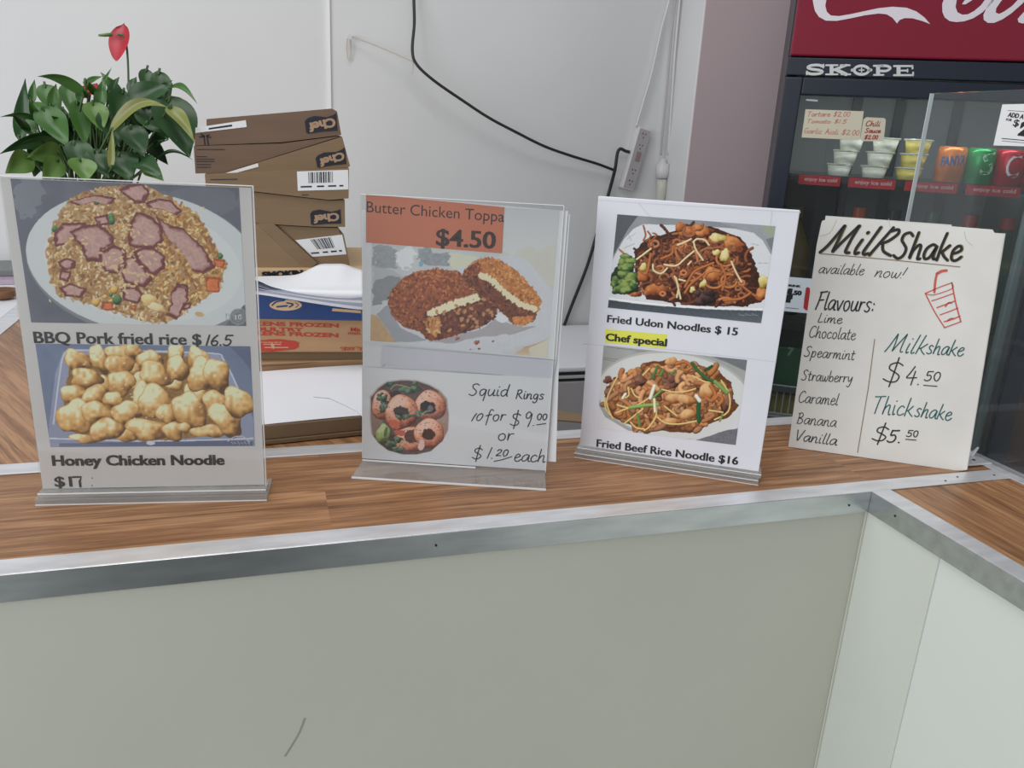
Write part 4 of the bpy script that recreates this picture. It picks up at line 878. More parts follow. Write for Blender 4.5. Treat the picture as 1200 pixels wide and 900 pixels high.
def leaf(a, b, wd, mi, da=0.0, db=0.0, arch=.0, face=0.3, stem=True, heart=.25):
    """blade from pixel a (stalk end) to pixel b (tip); wd = width in the same layout units; face turns the blade about its length"""
    A = pp(z9(*a), da); Bp = pp(z9(*b), db); ax = Bp-A; L = ax.length; ax.normalize()
    view = (CAM-(A+Bp)/2).normalized(); sd = ax.cross(view).normalized(); nv = sd.cross(ax).normalized()
    sd = (sd*math.cos(face)+nv*math.sin(face)).normalized(); nv = sd.cross(ax).normalized()
    wm = wd/5*.00147*.5
    def fn(u, v):
        t = v; wv = (math.sin(math.pi*min(1, t**.66))**.95)*(1-.22*t)*.96 if 0 < t < 1 else .02
        s = (u*2-1)
        p = A+ax*(L*t)+sd*(s*wm*wv*1.12)
        p += nv*(abs(s)*wm*wv*.34+.05*wm*math.sin(9*t+3*s))-ax*(heart*wm*abs(s)*(1-t)**3)
        p += Vector((0, 0, 1))*(arch*L*math.sin(math.pi*t))
        return p
    o = obj('leaf', MB().grid(fn, 6, 14), m_leaf[mi], pt, smooth=True)
    if stem:
        root = Vector((pc_.x+rnd.uniform(-.03, .03), pc_.y+rnd.uniform(-.03, .03), .121)); mid = (root*.45+A*.55)+Vector((0, 0, .03))+Vector((rnd.uniform(-.01, .01), 0, 0))
        obj('stem', MB().tube(crom([root, mid, A+nv*.001, A+ax*L*.06], 5), .0016, 6), m_stem, o, smooth=True)
    return o
LEAVES = [
 ((520,270),(220,148),62,0,-.02,-.04,.16,.5),((118,520),(148,160),74,1,.02,.03,0,.2),((186,300),(202,165),40,0,.03,.03,0,.2),((262,205),(345,400),108,0,.02,-.01,0,.2),((393,204),(425,385),92,0,.02,-.01,0,.2),
 ((856,112),(862,270),80,1,.02,.0,0,.2),((926,128),(985,330),100,1,.02,.0,0,.2),((975,285),(1112,622),215,1,-.03,-.06,0,.35),((990,218),(1156,308),42,0,-.01,-.04,.22,.5),((645,475),(985,330),62,3,-.06,-.09,.22,.4),
 ((650,690),(660,450),36,3,-.07,-.07,0,.3),((985,335),(1142,535),76,3,-.05,-.08,.12,.4),((712,255),(588,122),56,0,.01,.02,0,.3),((720,240),(660,440),130,1,-.02,-.05,0,.3),((760,450),(848,618),130,1,-.04,-.06,0,.25),
 ((330,520),(0,602),80,1,-.03,-.06,.10,.5),((370,555),(70,570),84,1,-.03,-.05,.10,.45),((170,622),(32,716),118,2,-.05,-.07,.05,.3),((350,598),(158,622),112,2,-.05,-.08,.08,.35),((470,640),(500,765),130,2,-.07,-.09,0,.3),
 ((250,340),(400,560),140,0,-.02,-.05,0,.3),((180,315),(330,430),72,0,-.01,-.03,.08,.4),((240,405),(0,386),30,0,-.01,-.04,.10,.4),((140,395),(200,510),96,0,.0,-.02,0,.3),((540,310),(600,470),118,2,-.03,-.05,0,.3),
 ((450,300),(500,560),100,0,-.03,-.05,0,.3),((430,540),(530,720),130,1,-.05,-.07,0,.3),((550,590),(640,745),130,1,-.05,-.07,0,.3),((690,610),(760,760),160,1,-.05,-.07,0,.25),((800,640),(950,750),110,1,-.05,-.08,.08,.4),
 ((900,650),(1132,640),24,1,-.02,-.05,.22,.5),((765,612),(990,520),42,1,-.02,-.04,.06,.5),((850,430),(1042,528),62,1,-.04,-.06,.10,.4),((760,300),(1010,212),120,1,-.02,-.04,.06,.3),((860,330),(985,520),175,1,-.01,-.04,0,.3),
 ((580,330),(612,150),62,0,-.02,-.02,0,.35),((600,190),(655,95),14,0,.0,.0,0,.3),((500,190),(600,148),30,0,.0,.0,.05,.4),((650,300),(640,210),70,0,.02,.02,0,.3),((620,360),(700,560),130,1,-.03,-.05,0,.3),
 ((300,470),(330,650),120,1,-.02,-.04,0,.3),((230,540),(200,740),110,1,.0,-.02,0,.3),((400,420),(440,600),120,1,.02,.0,0,.3),((740,360),(700,560),120,1,.02,.0,0,.3),((820,560),(720,700),110,1,.02,.0,0,.3),((340,640),(250,760),110,2,-.06,-.08,0,.3),((560,440),(560,620),110,1,.03,.02,0,.3),((860,690),(960,760),80,2,-.06,-.08,.05,.3)]
for L_ in LEAVES: leaf(*L_)
for a_, b_, w_, m_ in (((300,330),(330,190),46,0),((480,300),(455,205),44,1),((640,260),(700,150),44,1),((760,240),(800,150),46,1),((890,300),(1010,170),50,1),((230,420),(170,290),46,0),((170,470),(70,360),44,1),((560,260),(520,180),40,0),((930,420),(1060,330),60,1),((330,560),(180,470),54,0),((880,560),(1020,470),54,1),((420,470),(300,380),60,0),((640,420),(590,300),60,2),((520,520),(420,430),64,0),((760,420),(860,330),60,1)):
    leaf(a_, b_, w_, m_, rnd.uniform(-.04, .02), rnd.uniform(-.05, .03), .06, rnd.uniform(.2, .6))
for k in range(26):
    ax_, ay_ = rnd.uniform(250, 900), rnd.uniform(300, 600); d0 = rnd.uniform(.0, .05)
    leaf((ax_, ay_), (ax_+(ax_-560)*.22+rnd.uniform(-60, 60), ay_+rnd.uniform(90, 170)), rnd.uniform(80, 120), rnd.choice((0, 1, 1)), d0, d0-.03, 0, rnd.uniform(.1, .5))
def flower(cpx, top, bot, wpx, spad, stem_path, d):
    f = obj('flower_stem', MB().tube(crom([pp(p, d) for p in stem_path], 6), .0015, 7), m_stem, pt, smooth=True)
    A = pp(top, d); Bq = pp(bot, d); C0 = pp(cpx, d); ax = (Bq-A); L = ax.length; ax.normalize(); sd = Vector((.82, -.5, 0)).normalized(); nv = sd.cross(ax).normalized(); wm = wpx*.00147*.5
    def fn(u, v):
        s = u*2-1; wv = math.sin(math.pi*min(1, v**.75))**.7 if 0 < v < 1 else .03
        return A+ax*(L*v)+sd*(s*wm*1.25*wv)+Vector((-.6, -.5, 0))*(wm*.9*s*s*wv*.5-.18*wm*math.sin(math.pi*v))+ax*(.05*L*abs(s))
    obj('spathe', MB().grid(fn, 10, 14), m_spathe, f, smooth=True)
    S0 = pp(spad[0], d-.004); S1 = pp(spad[1], d-.012)
    obj('spadix', MB().tube([S0, S0.lerp(S1, .5), S1], [.0026, .0024, .0014], 8), m_leaf[2], f, smooth=True)
flower((138.5, 48), (145.5, 26.5), (137, 70), 19, ((131, 40.5), (115.5, 41.5)), [(116, 330), (140, 200), (150, 140), (150.7, 110), (150, 75), (148, 52), (144, 42), (138, 40.5)], .0)
flower((103, 107), (114, 97), (92, 117), 20, ((103, 104), (98, 96)), [(112, 330), (106, 180), (104, 130), (106, 108)], .03)

mt = obj('added_dark_mat', MB().box((-1.36, -2.7, FLOOR), (-.44, -1.35, FLOOR+.012)), nz(mat('added_mat_charcoal', (34, 38, 42), .9), (1, 1, 1), 60, 3, .8, 1.2), bev=.004)  # added out of view to darken the reflection in the aluminium lip
tag(mt, 'added unseen dark mat mirrored as the dark patch in the aluminium edge', 'mat')
# odds and ends past the left strip of the counter
sb = thing('side_bench', 'white side bench beyond the left counter strip', 'bench', (-1.45, 1.15, FLOOR))
obj('top', MB().box((-1.75, .5, -.04), (-1.125, 1.65, -.012)), m_white, sb, bev=.003); obj('body', MB().box((-1.73, .52, FLOOR), (-1.14, 1.63, -.04)), m_greyplastic, sb)
def stack(name, label, c, s, z0, h, m_, rz, cat):
    o = obj(name, MB().box((-s[0]/2, -s[1]/2, 0), (s[0]/2, s[1]/2, h), lambda a, b, n: Vector((c[0]+a*math.cos(rz)-b*math.sin(rz), c[1]+a*math.sin(rz)+b*math.cos(rz), z0+n))), m_, bev=.002); return tag(o, label, cat)
cpt = onz((-2, 322), .01)
stack('folded_newspaper', 'folded mauve newspaper half hidden by the fried rice sign', (cpt.x-.06, cpt.y+.07), (.22, .17), -.0118, .012, mat('newsprint', (176, 160, 176), .8), .1, 'newspaper')
stack('grey_tray', 'flat grey tray on top of the folded newspaper', (cpt.x-.06, cpt.y+.10), (.20, .15), .0004, .014, mat('grey_tray_plastic', (120, 124, 124), .5), .15, 'tray')
bp_ = onz((2, 341), .005)
wbw = thing('wooden_dish', 'small brown wooden dish at the left edge of the photo', 'dish', (bp_.x, bp_.y, -.0118)); obj('bowl', MB().lathe([(.014, 0), (.026, .006), (.030, .02), (.027, .02), (.022, .008), (0, .006)], wbw.location, 24), mat('brown_wood', (120, 84, 58), .5), wbw, smooth=True)

# ------------------------------------------------------------ the four menu signs
def sign_frame(x, y, z0, ang, tilt):
    a, t = math.radians(ang), math.radians(tilt); n = Vector((-math.sin(a), math.cos(a), 0))
    return Frame((x, y, z0), (math.cos(a), math.sin(a), 0), Vector((0, 0, math.cos(t)))+n*math.sin(t))
def slab_(mb, fr, u0, v0, u1, v1, n0, n1): return mb.box((u0, v0, n0), (u1, v1, n1), lambda u, v, n: fr.pt(u, v, n))
def zc(ox, oy, k): return lambda x, y: (ox+x/k, oy+y/k)
def crop_quad(fr, z, quad, n): return [fr.P(z(*q), n) for q in quad]
SW, SH = .210, .297

# --- sign with fried rice and honey chicken
A1 = sign_frame(-.8684, .1450, .012, -7.89, -.36)
s1 = thing('menu_sign', 'acrylic menu sign showing pork fried rice and honey chicken, leftmost on the counter', 'menu sign', (-.764, .131, 0), math.radians(-7.89), 'menu signs standing on the counter')
slab_(mb := MB(), A1, -.0005, .0, SW+.0015, SH+.0015, .0006, .0022); obj('front_cover', mb, m_acr, s1, bev=.0003)
slab_(mb := MB(), A1, -.0005, .0, SW+.0015, SH+.0015, -.0030, -.0014); obj('back_cover', mb, m_acr, s1, bev=.0003)
mb = MB(); slab_(mb, A1, SW+.0015, .0, SW+.0021, SH+.0018, -.003, .0022); slab_(mb, A1, -.0005, SH+.0015, SW+.0018, SH+.0020, -.003, .0022); obj('cover_edge', mb, m_edge, s1)
mb = MB(); slab_(mb, A1, -.004, -.0118, SW+.004, -.0055, -.028, .0125); slab_(mb, A1, -.002, -.0055, SW+.003, -.0006, -.014, .0095); obj('base', mb, m_acrb, s1, bev=.0008)
slab_(mb := MB(), A1, -.0035, -.0117, SW+.0035, -.0109, .0120, .0131); slab_(mb, A1, -.0015, -.0016, SW+.0025, -.0007, .0090, .0100); obj('base_edge', mb, m_edge, s1)
slab_(mb := MB(), A1, .0, .0002, SW, SH, -.0012, -.0002); p1 = obj('paper', mb, m_paper_a, s1)
z = zc(20, 215, 4.2857)
pa = Paint(340, 225, [(-34,-24),(1114,21),(1151,716),(71,698)], (98, 100, 112), 11)
pa.a += (pa.n1*6)[..., None]; pa.ell(60, 60, 70, 110, 20, (138, 142, 150), 0, .5, .5); pa.ell(900, 90, 240, 70, 0, (112, 114, 124), 0, .4, .6)
pa.ell(640, 408, 600, 362, 9, (122, 126, 130)); pa.ell(632, 396, 592, 352, 9, (196, 200, 201)); pa.ell(630, 402, 500, 285, 9, (203, 206, 206), 2)
RICE = [(250,95),(330,50),(420,22),(540,5),(650,18),(760,62),(840,110),(905,160),(950,240),(1000,330),(1050,400),(1020,520),(930,575),(850,640),(740,705),(620,690),(500,650),(330,600),(205,560),(165,480),(145,330),(170,260),(190,200)]
pa.poly(RICE, (168, 132, 88), wob=14, tex=22)
for x, y in pa.inside(RICE, 2300):
    c = np.array([(214,184,136),(196,156,100),(176,130,76),(222,198,160),(150,104,58)][pa.r.integers(5)])*pa.r.uniform(.85, 1.06)
    if x > 700: c = c*np.array((1.03, .98, .86))
    th = pa.r.uniform(0, 180); pa.ell(x+3, y+4, 12, 5, th, c*.66, 0, 0, .5); pa.ell(x, y, 13, 5.5, th, c)
for _ in range(40):
    x, y = pa.r.uniform(140, 1060), pa.r.uniform(100, 690)
    if pa.r.random() < .25: pa.ell(x, y, 9, 4, pa.r.uniform(0, 180), (214, 190, 146))
for cx, cy, r in ((188,230,15),(468,172,20),(472,190,18),(398,88,18),(500,585,24),(1020,365,14),(470,560,10)): pa.lump(cx, cy, r, r*1.1, 0, [(20,44,26),(52,96,52),(96,140,82)], .1, .2)
for cx, cy, r in ((485,535,20),(395,598,20),(440,570,12),(680,470,14)): pa.lump(cx, cy, r, r, 0, [(110,76,30),(196,150,66),(226,190,110)], .1, .2)
for q in ([(948,470),(1022,478),(1016,545),(950,540)],[(985,372),(1052,382),(1034,424),(985,412)],[(424,590),(484,596),(480,640),(424,632)],[(570,180),(600,150),(620,165),(590,200)],[(560,620),(600,615),(590,650)]): pa.slice_(q, (150,72,34), (206,112,62), 14, 10)
RIM = (108, 48, 50); INN = (182, 146, 138)
for q in ([(250,100),(330,72),(400,55),(500,68),(470,100),(380,96),(300,112)],[(180,262),(230,200),(340,196),(360,215),(260,262),(235,310),(190,322)],[(385,165),(450,152),(465,210),(405,218)],[(205,390),(250,375),(292,392),(288,432),(222,440)],[(215,430),(270,450),(260,500),(215,480)],[(208,525),(270,500),(345,530),(330,578),(240,570)],
          [(640,98),(700,72),(770,80),(832,138),(800,160),(730,130),(650,118)],[(510,30),(560,0),(630,5),(666,50),(640,100),(590,104),(545,62)],[(262,240),(330,215),(400,205),(440,230),(482,262),(484,300),(430,330),(412,400),(345,392),(320,320),(290,280)],[(415,345),(480,305),(548,332),(546,390),(500,458),(440,455),(415,400)],
          [(580,340),(640,325),(695,328),(742,372),(736,430),(690,470),(640,430),(590,385)],[(555,235),(575,180),(600,145),(680,165),(722,212),(736,290),(690,332),(600,326),(556,302)],[(690,152),(760,208),(830,228),(900,290),(962,360),(992,420),(942,458),(880,436),(850,370),(790,312),(742,262)],[(520,452),(545,380),(562,358),(612,392),(684,482),(640,525),(540,502)],
          [(518,522),(600,515),(632,560),(604,608),(532,590)],[(770,545),(800,500),(852,512),(862,572),(830,630),(800,682),(744,662),(770,605)],[(830,600),(880,595),(870,630),(830,636)]): pa.slice_(q, RIM, INN, 16, 15)
for x, y in pa.inside([(300,250),(480,300),(560,200),(740,300),(700,450),(560,560),(420,450)], 70): pa.ell(x, y, 12, 5, pa.r.uniform(0, 180), (206,178,134))
pa.lump(660, 590, 34, 40, 10, [(150,116,60),(206,170,110),(228,206,150)], .3, .5); pa.lump(705, 625, 50, 22, 15, [(150,116,70),(214,186,136),(232,214,176)], .3, .4)
pa.ell(915, 657, 22, 12, 10, (196, 164, 116), 6, .4)
pa.poly([(1045,713),(1145,605),(1152,716)], (98, 100, 106)); 
for r_, c_ in ((44, (170,174,176)),(40, (104,106,112)),(26,(160,164,166)),(23,(104,106,112))): pa.ell(1110, 668, r_, r_*.95, 0, c_, 0, 0, .65)
pa.stroke([(1050,655),(1050,685),(1066,684),(1064,656),(1050,655)], 5, (150,154,156), .1, False); pa.stroke([(1098,662),(1098,682)], 5, (196,198,198), .1, False); pa.stroke([(1112,662),(1124,662),(1124,680),(1112,680),(1112,662)], 5, (196,198,198), .1, False)
GA = 1.27
print_part('food_photo', pa, crop_quad(A1, z, [(-34,-24),(1114,21),(1151,716),(71,698)], .0000), m_print, p1, GA)
z = zc(50, 395, 4.706); Q = [(-41,36),(1145,51),(1170,601),(43,607)]
pa = Paint(340, 165, Q, (112, 124, 148), 12); pa.a += (pa.n1*5)[..., None]
pa.poly([(1020,40),(1150,40),(1150,190),(1100,120)], (96, 104, 128)); pa.poly([(112,80),(170,66),(930,84),(990,110),(1040,190),(1160,450),(1168,600),(30,606),(36,480),(70,200)], (150, 156, 178), (134, 140, 164), tex=4)
for st in ([(60,480),(95,200),(120,95),(180,74),(500,78),(930,90),(1000,130),(1080,290)],[(40,560),(600,575),(1160,560)]): pa.stroke(st, 9, (186,192,206), .2)
pa.poly([(90,585),(1080,570),(1160,575),(1160,602),(90,606)], (92, 98, 124)); pa.ell(595, 585, 24, 10, 0, (196,198,210))
pa.poly([(150,120),(500,60),(960,150),(1060,330),(1020,540),(560,570),(200,560),(110,420)], (140, 106, 60), wob=10, tex=20)
RAMP = [(92,62,30),(150,108,56),(196,150,88),(214,178,120),(238,222,184)]
for a in ((190,130,72,52,40),(310,120,42,78,-20),(440,85,85,42,0),(500,75,42,40,0),(590,125,72,44,0),(735,95,44,60,0),(230,560,70,24,8),(460,545,60,30,0),(340,262,42,46,0),(500,170,36,28,0),(725,255,52,34,0),(540,250,50,50,0),(840,320,52,70,0),(420,155,80,50,10),(240,230,86,50,6),(860,130,52,80,-20),(870,210,72,84,10),(960,215,66,92,-25),(620,205,82,64,22),(740,175,54,72,-8),(430,255,74,62,0),
          (165,312,62,48,0),(290,318,66,46,0),(388,345,52,40,0),(545,345,52,90,0),(620,360,98,78,20),(690,420,56,56,0),(180,440,88,92,0),(300,412,82,54,8),(455,420,66,66,0),(810,410,78,104,-25),(915,520,84,34,0),(950,365,62,66,0),(1010,455,112,58,42),(1080,362,80,74,20),(350,512,86,58,0),(580,508,116,50,6),(720,520,54,46,0),(775,500,34,28,0)): pa.lump(a[0], a[1], a[2]*1.1, a[3]*1.1, a[4], RAMP, .24, .7)
for _ in range(46):
    x, y = pa.r.uniform(150, 1050), pa.r.uniform(90, 520); pa.ell(x, y, pa.r.uniform(3, 9), pa.r.uniform(2, 5), pa.r.uniform(0, 180), (238,228,204), 0, 0, .7)
pa.stroke([(1020,575),(1060,550),(1110,552),(1140,580)], 6, (176,178,190), .1)
for k in range(6): pa.stroke([(1040+k*18,578+(k % 2)*4),(1050+k*18,590)], 4, (170,172,186), .1, False)
print_part('food_photo', pa, crop_quad(A1, z, Q, .0000), m_print, p1, GA)
t = MB(); d = zc(0, 200, 3.75); e = zc(0, 380, 3.75)
for q_ in (('BBQ Pork fried rice $', d(150,757), d(884,766), 13.2), ('Honey Chicken Noodle', e(230,621), e(985,617), 11.9)): obj('lettering', type_on(MB(), A1, *q_, .0001, .026), m_ink, p1)
type_on(t, A1, '$1', e(241,714), e(316,713), 11.8, .0001, .026)
line(t, A1, [e(320,672), e(356,671), e(350,690), e(353,713)], .0022, .0001)
for y in (675, 708): line(t, A1, [e(404,y), e(404.5,y+2)], .0009, .0001)
obj('lettering', t, m_ink, p1); obj('handwriting', write(MB(), A1, '16.5', d(903,768), d(1022,768), 12, .0016, .12, .0001), m_ink, p1)
# cover strip of paper under the top photo cuts the letters' tails: lower photo sits over them already

# --- sign with chicken topper and squid rings
A2 = sign_frame(-.5522, .1862, .003, -19.64, -.4)
s2 = thing('menu_sign', 'acrylic menu sign with orange chicken price label and handwritten squid rings card', 'menu sign', (-.455, .152, 0), math.radians(-19.64), 'menu signs standing on the counter')
slab_(mb := MB(), A2, 0, 0, SW, SH+.001, .0004, .0022); obj('front_cover', mb, m_acr, s2, bev=.0003)
slab_(mb := MB(), A2, .0, .0, SW+.001, SH, -.0052, -.0036); obj('back_cover', mb, m_acr, s2, bev=.0003)
slab_(mb := MB(), A2, 0, SH+.0008, SW, SH+.0014, .0004, .0022); slab_(mb, A2, SW, .0, SW+.0005, SH+.001, .0004, .0022); slab_(mb, A2, 0, -.0002, SW*.62, .0012, .0018, .0030); obj('cover_edge', mb, m_edge, s2)
mb = MB(); f0 = [A2.O, A2.O+A2.U*SW]; nrm = Vector((A2.N.x, A2.N.y, 0)).normalized()
c0 = onz((412, 560.5), .0003); c1 = onz((639.8, 574.8), .0003); back0 = A2.O-nrm*.0045; back1 = back0+A2.U*SW; back0.z = back1.z = .0003
mb.prism([back0, back1, c1, c0], (0, 0, .0022)); ft = obj('foot', mb, clear('foot_acrylic', (.90, .89, .88), .16, (.8, .8, .8), .05), s2, bev=.0004)
mb = MB(); dirn = (c1-c0).normalized(); pr = Vector((dirn.y, -dirn.x, 0)); mb.prism([c0, c1, c1+pr*.0006, c0+pr*.0006], (0, 0, .0022)); obj('foot_edge', mb, m_edge, s2)
mb = MB(); mb.prism([A2.P(p, -.0030) for p in ((424,246),(641.5,256),(668,251),(655,420),(651.5,541),(426,527))], A2.N*.0008); p2b = obj('backing_paper', mb, m_paper_b, s2)
mb = MB(); Z = zc(400, 220, 4.2857); mb.prism([A2.P(p, -.0004) for p in (Z(126,32), Z(1138,118), Z(1080,865), Z(112,770))], A2.N*-.0008); p2 = obj('paper', mb, m_paper_b, s2)
z = zc(430, 280, 5.4545); Q = [(36,-250),(1232,-180),(1152,760),(22,650)]
pa = Paint(330, 260, Q, (184, 187, 188), 21); pa.a += (pa.n1*5+pa.n2*2)[..., None]
pa.poly([(850,-250),(1300,-250),(1250,420),(1180,340),(1000,170),(860,120)], (188, 189, 184), (190,188,176), wob=14, tex=3); pa.poly([(820,-250),(1260,-250),(1240,40),(860,90)], (178,180,184), (192,194,194), wob=30)
pa.poly([(30,30),(190,60),(190,180),(40,180)], (146,150,152), wob=30, tex=10); pa.poly([(320,70),(520,80),(520,150),(320,140)], (138,144,148), wob=26, tex=14); pa.ell(335, 160, 14, 18, 0, (120,160,186)); pa.ell(240, 120, 60, 70, 0, (208,210,212), 0, .6)
pa.poly([(30,170),(180,200),(230,240),(60,300),(40,260)], (168,172,174), wob=14); pa.poly([(40,300),(60,260),(205,235),(205,300),(120,390),(80,430),(30,430)], (132,136,138), wob=12, tex=6)
pa.poly([(525,90),(700,110),(600,200),(520,190)], (196,196,176), wob=10)
pa.poly([(20,480),(62,490),(180,660),(20,655)], (182,154,118), tex=8)
pa.poly([(60,480),(140,380),(600,180),(900,100),(1010,130),(1190,330),(1260,420),(1150,640),(960,690),(820,735),(180,660)], (190, 193, 198), tex=5, wob=6)
pa.poly([(60,485),(130,420),(200,560),(380,650),(180,660)], (150,153,160), wob=6); pa.poly([(380,660),(560,615),(720,575),(830,500),(900,540),(1000,560),(1090,560),(900,610),(700,625),(540,665)], (160,156,160), wob=6, tex=4)
pa.ell(855, 500, 50, 34, 10, (206,210,214), 4, .3)
CR1 = [(72,36,26),(128,66,40),(160,92,54),(190,120,72)]
P1 = [(128,400),(150,330),(220,250),(320,205),(440,188),(560,205),(640,262),(700,330),(790,400),(825,452),(800,510),(700,570),(560,612),(420,652),(372,640),(330,590),(230,560),(155,490)]
def crumb(poly, ramp, n, r, dark=None, wob=6):
    pa.poly(poly, ramp[1], wob=wob, tex=20)
    q = np.array(poly); lo, hi = q.min(0), q.max(0)
    for x, y in pa.inside(poly, n):
        v = (y-lo[1])/(hi[1]-lo[1]); k = np.clip(pa.r.normal(2.05-1.35*v if dark is None else dark, .7), 0, 3); i = int(min(k, 2)); c = np.array(ramp[i])*(1-(k-i))+np.array(ramp[i+1])*(k-i)
        pa.ell(x, y, pa.r.uniform(.6, 1.3)*r, pa.r.uniform(.35, .7)*r, pa.r.uniform(0, 180), c)
crumb(P1, CR1, 1500, 11)
CUT1 = [(372,492),(450,440),(560,395),(690,362),(760,390),(800,430),(818,480),(780,525),(690,565),(560,600),(425,640),(385,600),(345,540)]
crumb(CUT1, [(58,28,22),(98,48,34),(124,70,46),(158,108,70)], 420, 13, 1.2)

for x, y in pa.inside([(375,470),(440,435),(560,392),(690,356),(715,385),(640,410),(560,432),(460,470),(385,496)], 150): pa.ell(x, y, 14, 8, pa.r.uniform(0,180), (216,208,176))
crumb([(350,520),(450,490),(460,560),(430,630),(390,600)], [(120,70,34),(170,112,60),(196,148,90),(206,176,120)], 60, 14, 1.6)
for x, y in pa.inside(CUT1, 26): pa.ell(x, y, 15, 9, pa.r.uniform(0,180), (176,128,88))
P2 = [(585,262),(620,190),(690,130),(760,114),(850,140),(960,212),(1040,300),(1112,390),(1092,462),(1060,522),(990,552),(922,542),(880,490),(800,420),(700,342),(610,300)]
crumb(P2, [(120,66,36),(168,104,54),(196,134,72),(214,160,96)], 900, 11, 1.6)
crumb([(585,262),(620,190),(700,145),(720,190),(690,250),(620,300)], CR1, 120, 11, 1.2)
crumb([(590,272),(690,238),(760,262),(820,305),(900,362),(1000,432),(1085,462),(1062,522),(990,552),(922,542),(880,490),(800,420),(700,342)], [(62,30,22),(104,52,34),(130,70,44),(150,92,60)], 420, 12, 1.3)
for x, y in pa.inside([(700,222),(740,220),(800,258),(880,335),(985,405),(1082,440),(1070,462),(970,432),(870,360),(790,282),(715,246)], 150): pa.ell(x, y, 13, 8, pa.r.uniform(0,180), (214,204,170))
crumb([(925,500),(1010,500),(1060,490),(1050,525),(990,552),(925,540)], [(140,76,36),(180,110,54),(198,130,70),(206,150,90)], 90, 11, 1.6)
for x, y, r in ((565,635,14),(690,660,18),(795,652,8),(705,700,9),(650,705,6)): pa.lump(x, y, r, r*.7, 0, [(70,30,24),(140,70,50),(180,110,80)], .3, .5)
pa.poly([(935,740),(1000,690),(1165,640),(1150,765)], (176,128,92), (200,190,170), wob=8, tex=8); pa.poly([(1035,690),(1165,640),(1150,765),(1040,750)], (198,194,176), wob=8)
GB = 1.30
print_part('food_photo', pa, crop_quad(A2, z, Q, -.0002), m_print, p2, GB)
ov = MB(); patch(ov, A2, [Z(205,795), Z(1080,868), Z(1062,965), Z(200,885)], .00005); patch(ov, A2, [Z(205,795), Z(320,805), Z(200,900)], .0001); obj('pale_panel', ov, mat('lilac_paper', (204, 205, 214), .5), p2)
mb = MB(); mb.prism([A2.P(p, .0002) for p in ((424.3,430),(648,443.5),(639.5,551.5),(424.2,537))], A2.N*-.0003); cd2 = obj('card', mb, m_paper_b, s2)
z = zc(425, 440, 8.1818); Q = [(55,25),(835,25),(835,765),(55,765)]
pa = Paint(170, 160, Q, (92, 74, 72), 22); pa.a += (pa.n2*10)[..., None]
pa.ell(780, 380, 70, 330, 0, (150, 126, 116), 6, .2); pa.ell(130, 480, 70, 200, 0, (128, 108, 100), 6, .2); pa.ell(240, 640, 130, 90, 30, (58, 52, 48), 8, .3); pa.ell(320,300,120,160,0,(58,46,46),8,.3)
def ring(cx, cy, rx, ry, hx, hy, hr, hole, ramp):
    pa.lump(cx, cy, rx, ry, 0, ramp, .08, .35); pa.ell(cx+hx, cy+hy, hr, hr*.86, 10, hole, 12, .3)
    for _ in range(34):
        a, q = pa.r.uniform(0, 6.3), pa.r.uniform(.5, .95); pa.ell(cx+rx*q*math.cos(a), cy+ry*q*math.sin(a), pa.r.uniform(3, 7), 4, 0, (70, 38, 34))
RR = [(86,44,38),(150,88,68),(192,128,100),(210,156,132),(224,184,166)]
ring(190, 280, 100, 145, 40, 20, 66, (66,50,48), RR); ring(650, 285, 152, 142, -22, 20, 74, (40,34,38), RR); ring(470, 610, 165, 120, 0, -30, 78, (84,58,56), RR); ring(640, 555, 145, 148, -5, 5, 66, (62,38,36), RR); ring(372, 348, 160, 165, 0, 5, 76, (42,30,30), RR)
pa.ell(300, 460, 60, 40, 35, (186,98,76), 8, .4); pa.ell(360, 545, 60, 30, 10, (176,92,76), 8, .4); pa.ell(650, 310, 26, 30, 0, (110,100,108), 8, .3); pa.ell(565, 665, 32, 50, 20, (206,176,172), 6, .3)
LG = [(26,40,36),(46,68,56),(72,98,80),(108,132,106)]
for a in ((250,80,55,30,-20),(400,130,50,40,0),(500,130,46,50,20),(440,150,40,30,0),(500,70,30,22,0),(190,220,42,60,10),(200,300,36,60,-10),(170,180,30,20,0),(440,385,60,30,-15),(350,395,34,26,0),(540,345,34,26,0),(540,380,28,24,0),(600,340,24,14,-20),(350,715,48,36,0),(275,645,46,30,10),(340,610,46,36,20),(250,660,34,34,0)): pa.lump(a[0], a[1], a[2], a[3]*.75, a[4]+pa.r.uniform(-30, 30), LG, .55, 1.2)
pa.lump(195, 550, 66, 92, 8, [(70,84,50),(112,130,78),(146,164,104),(176,190,140)], .2, .5); pa.ell(222, 540, 16, 50, 10, (84,100,66), 8, .3)
for st in ([(270,130),(310,92),(380,96),(460,120)],[(290,695),(340,680),(400,610)],[(560,385),(600,345),(640,335)]): pa.stroke(st, 10, (132,146,112), .3)
OCT = [(78,205),(150,118),(232,62),(380,44),(520,52),(640,92),(742,150),(802,222),(820,380),(812,520),(762,622),(650,722),(520,752),(380,752),(240,712),(150,640),(90,560),(74,400)]
full = (slice(0, pa.h), slice(0, pa.w)); keep = pa.pm(OCT, full)
print_part('food_photo', pa, crop_quad(A2, z, Q, .00035), m_print, cd2, GB, keep)
pm_ = zc(425, 440, 8.1818); mb = MB(); line(mb, A2, [pm_(x, y) for x, y in OCT+OCT[:1]], .0022, .00030); obj('photo_rim', mb, mat('photo_rim_grey', (196, 188, 186), .5), cd2)
t = MB(); y4 = zc(400, 400, 4.2857)
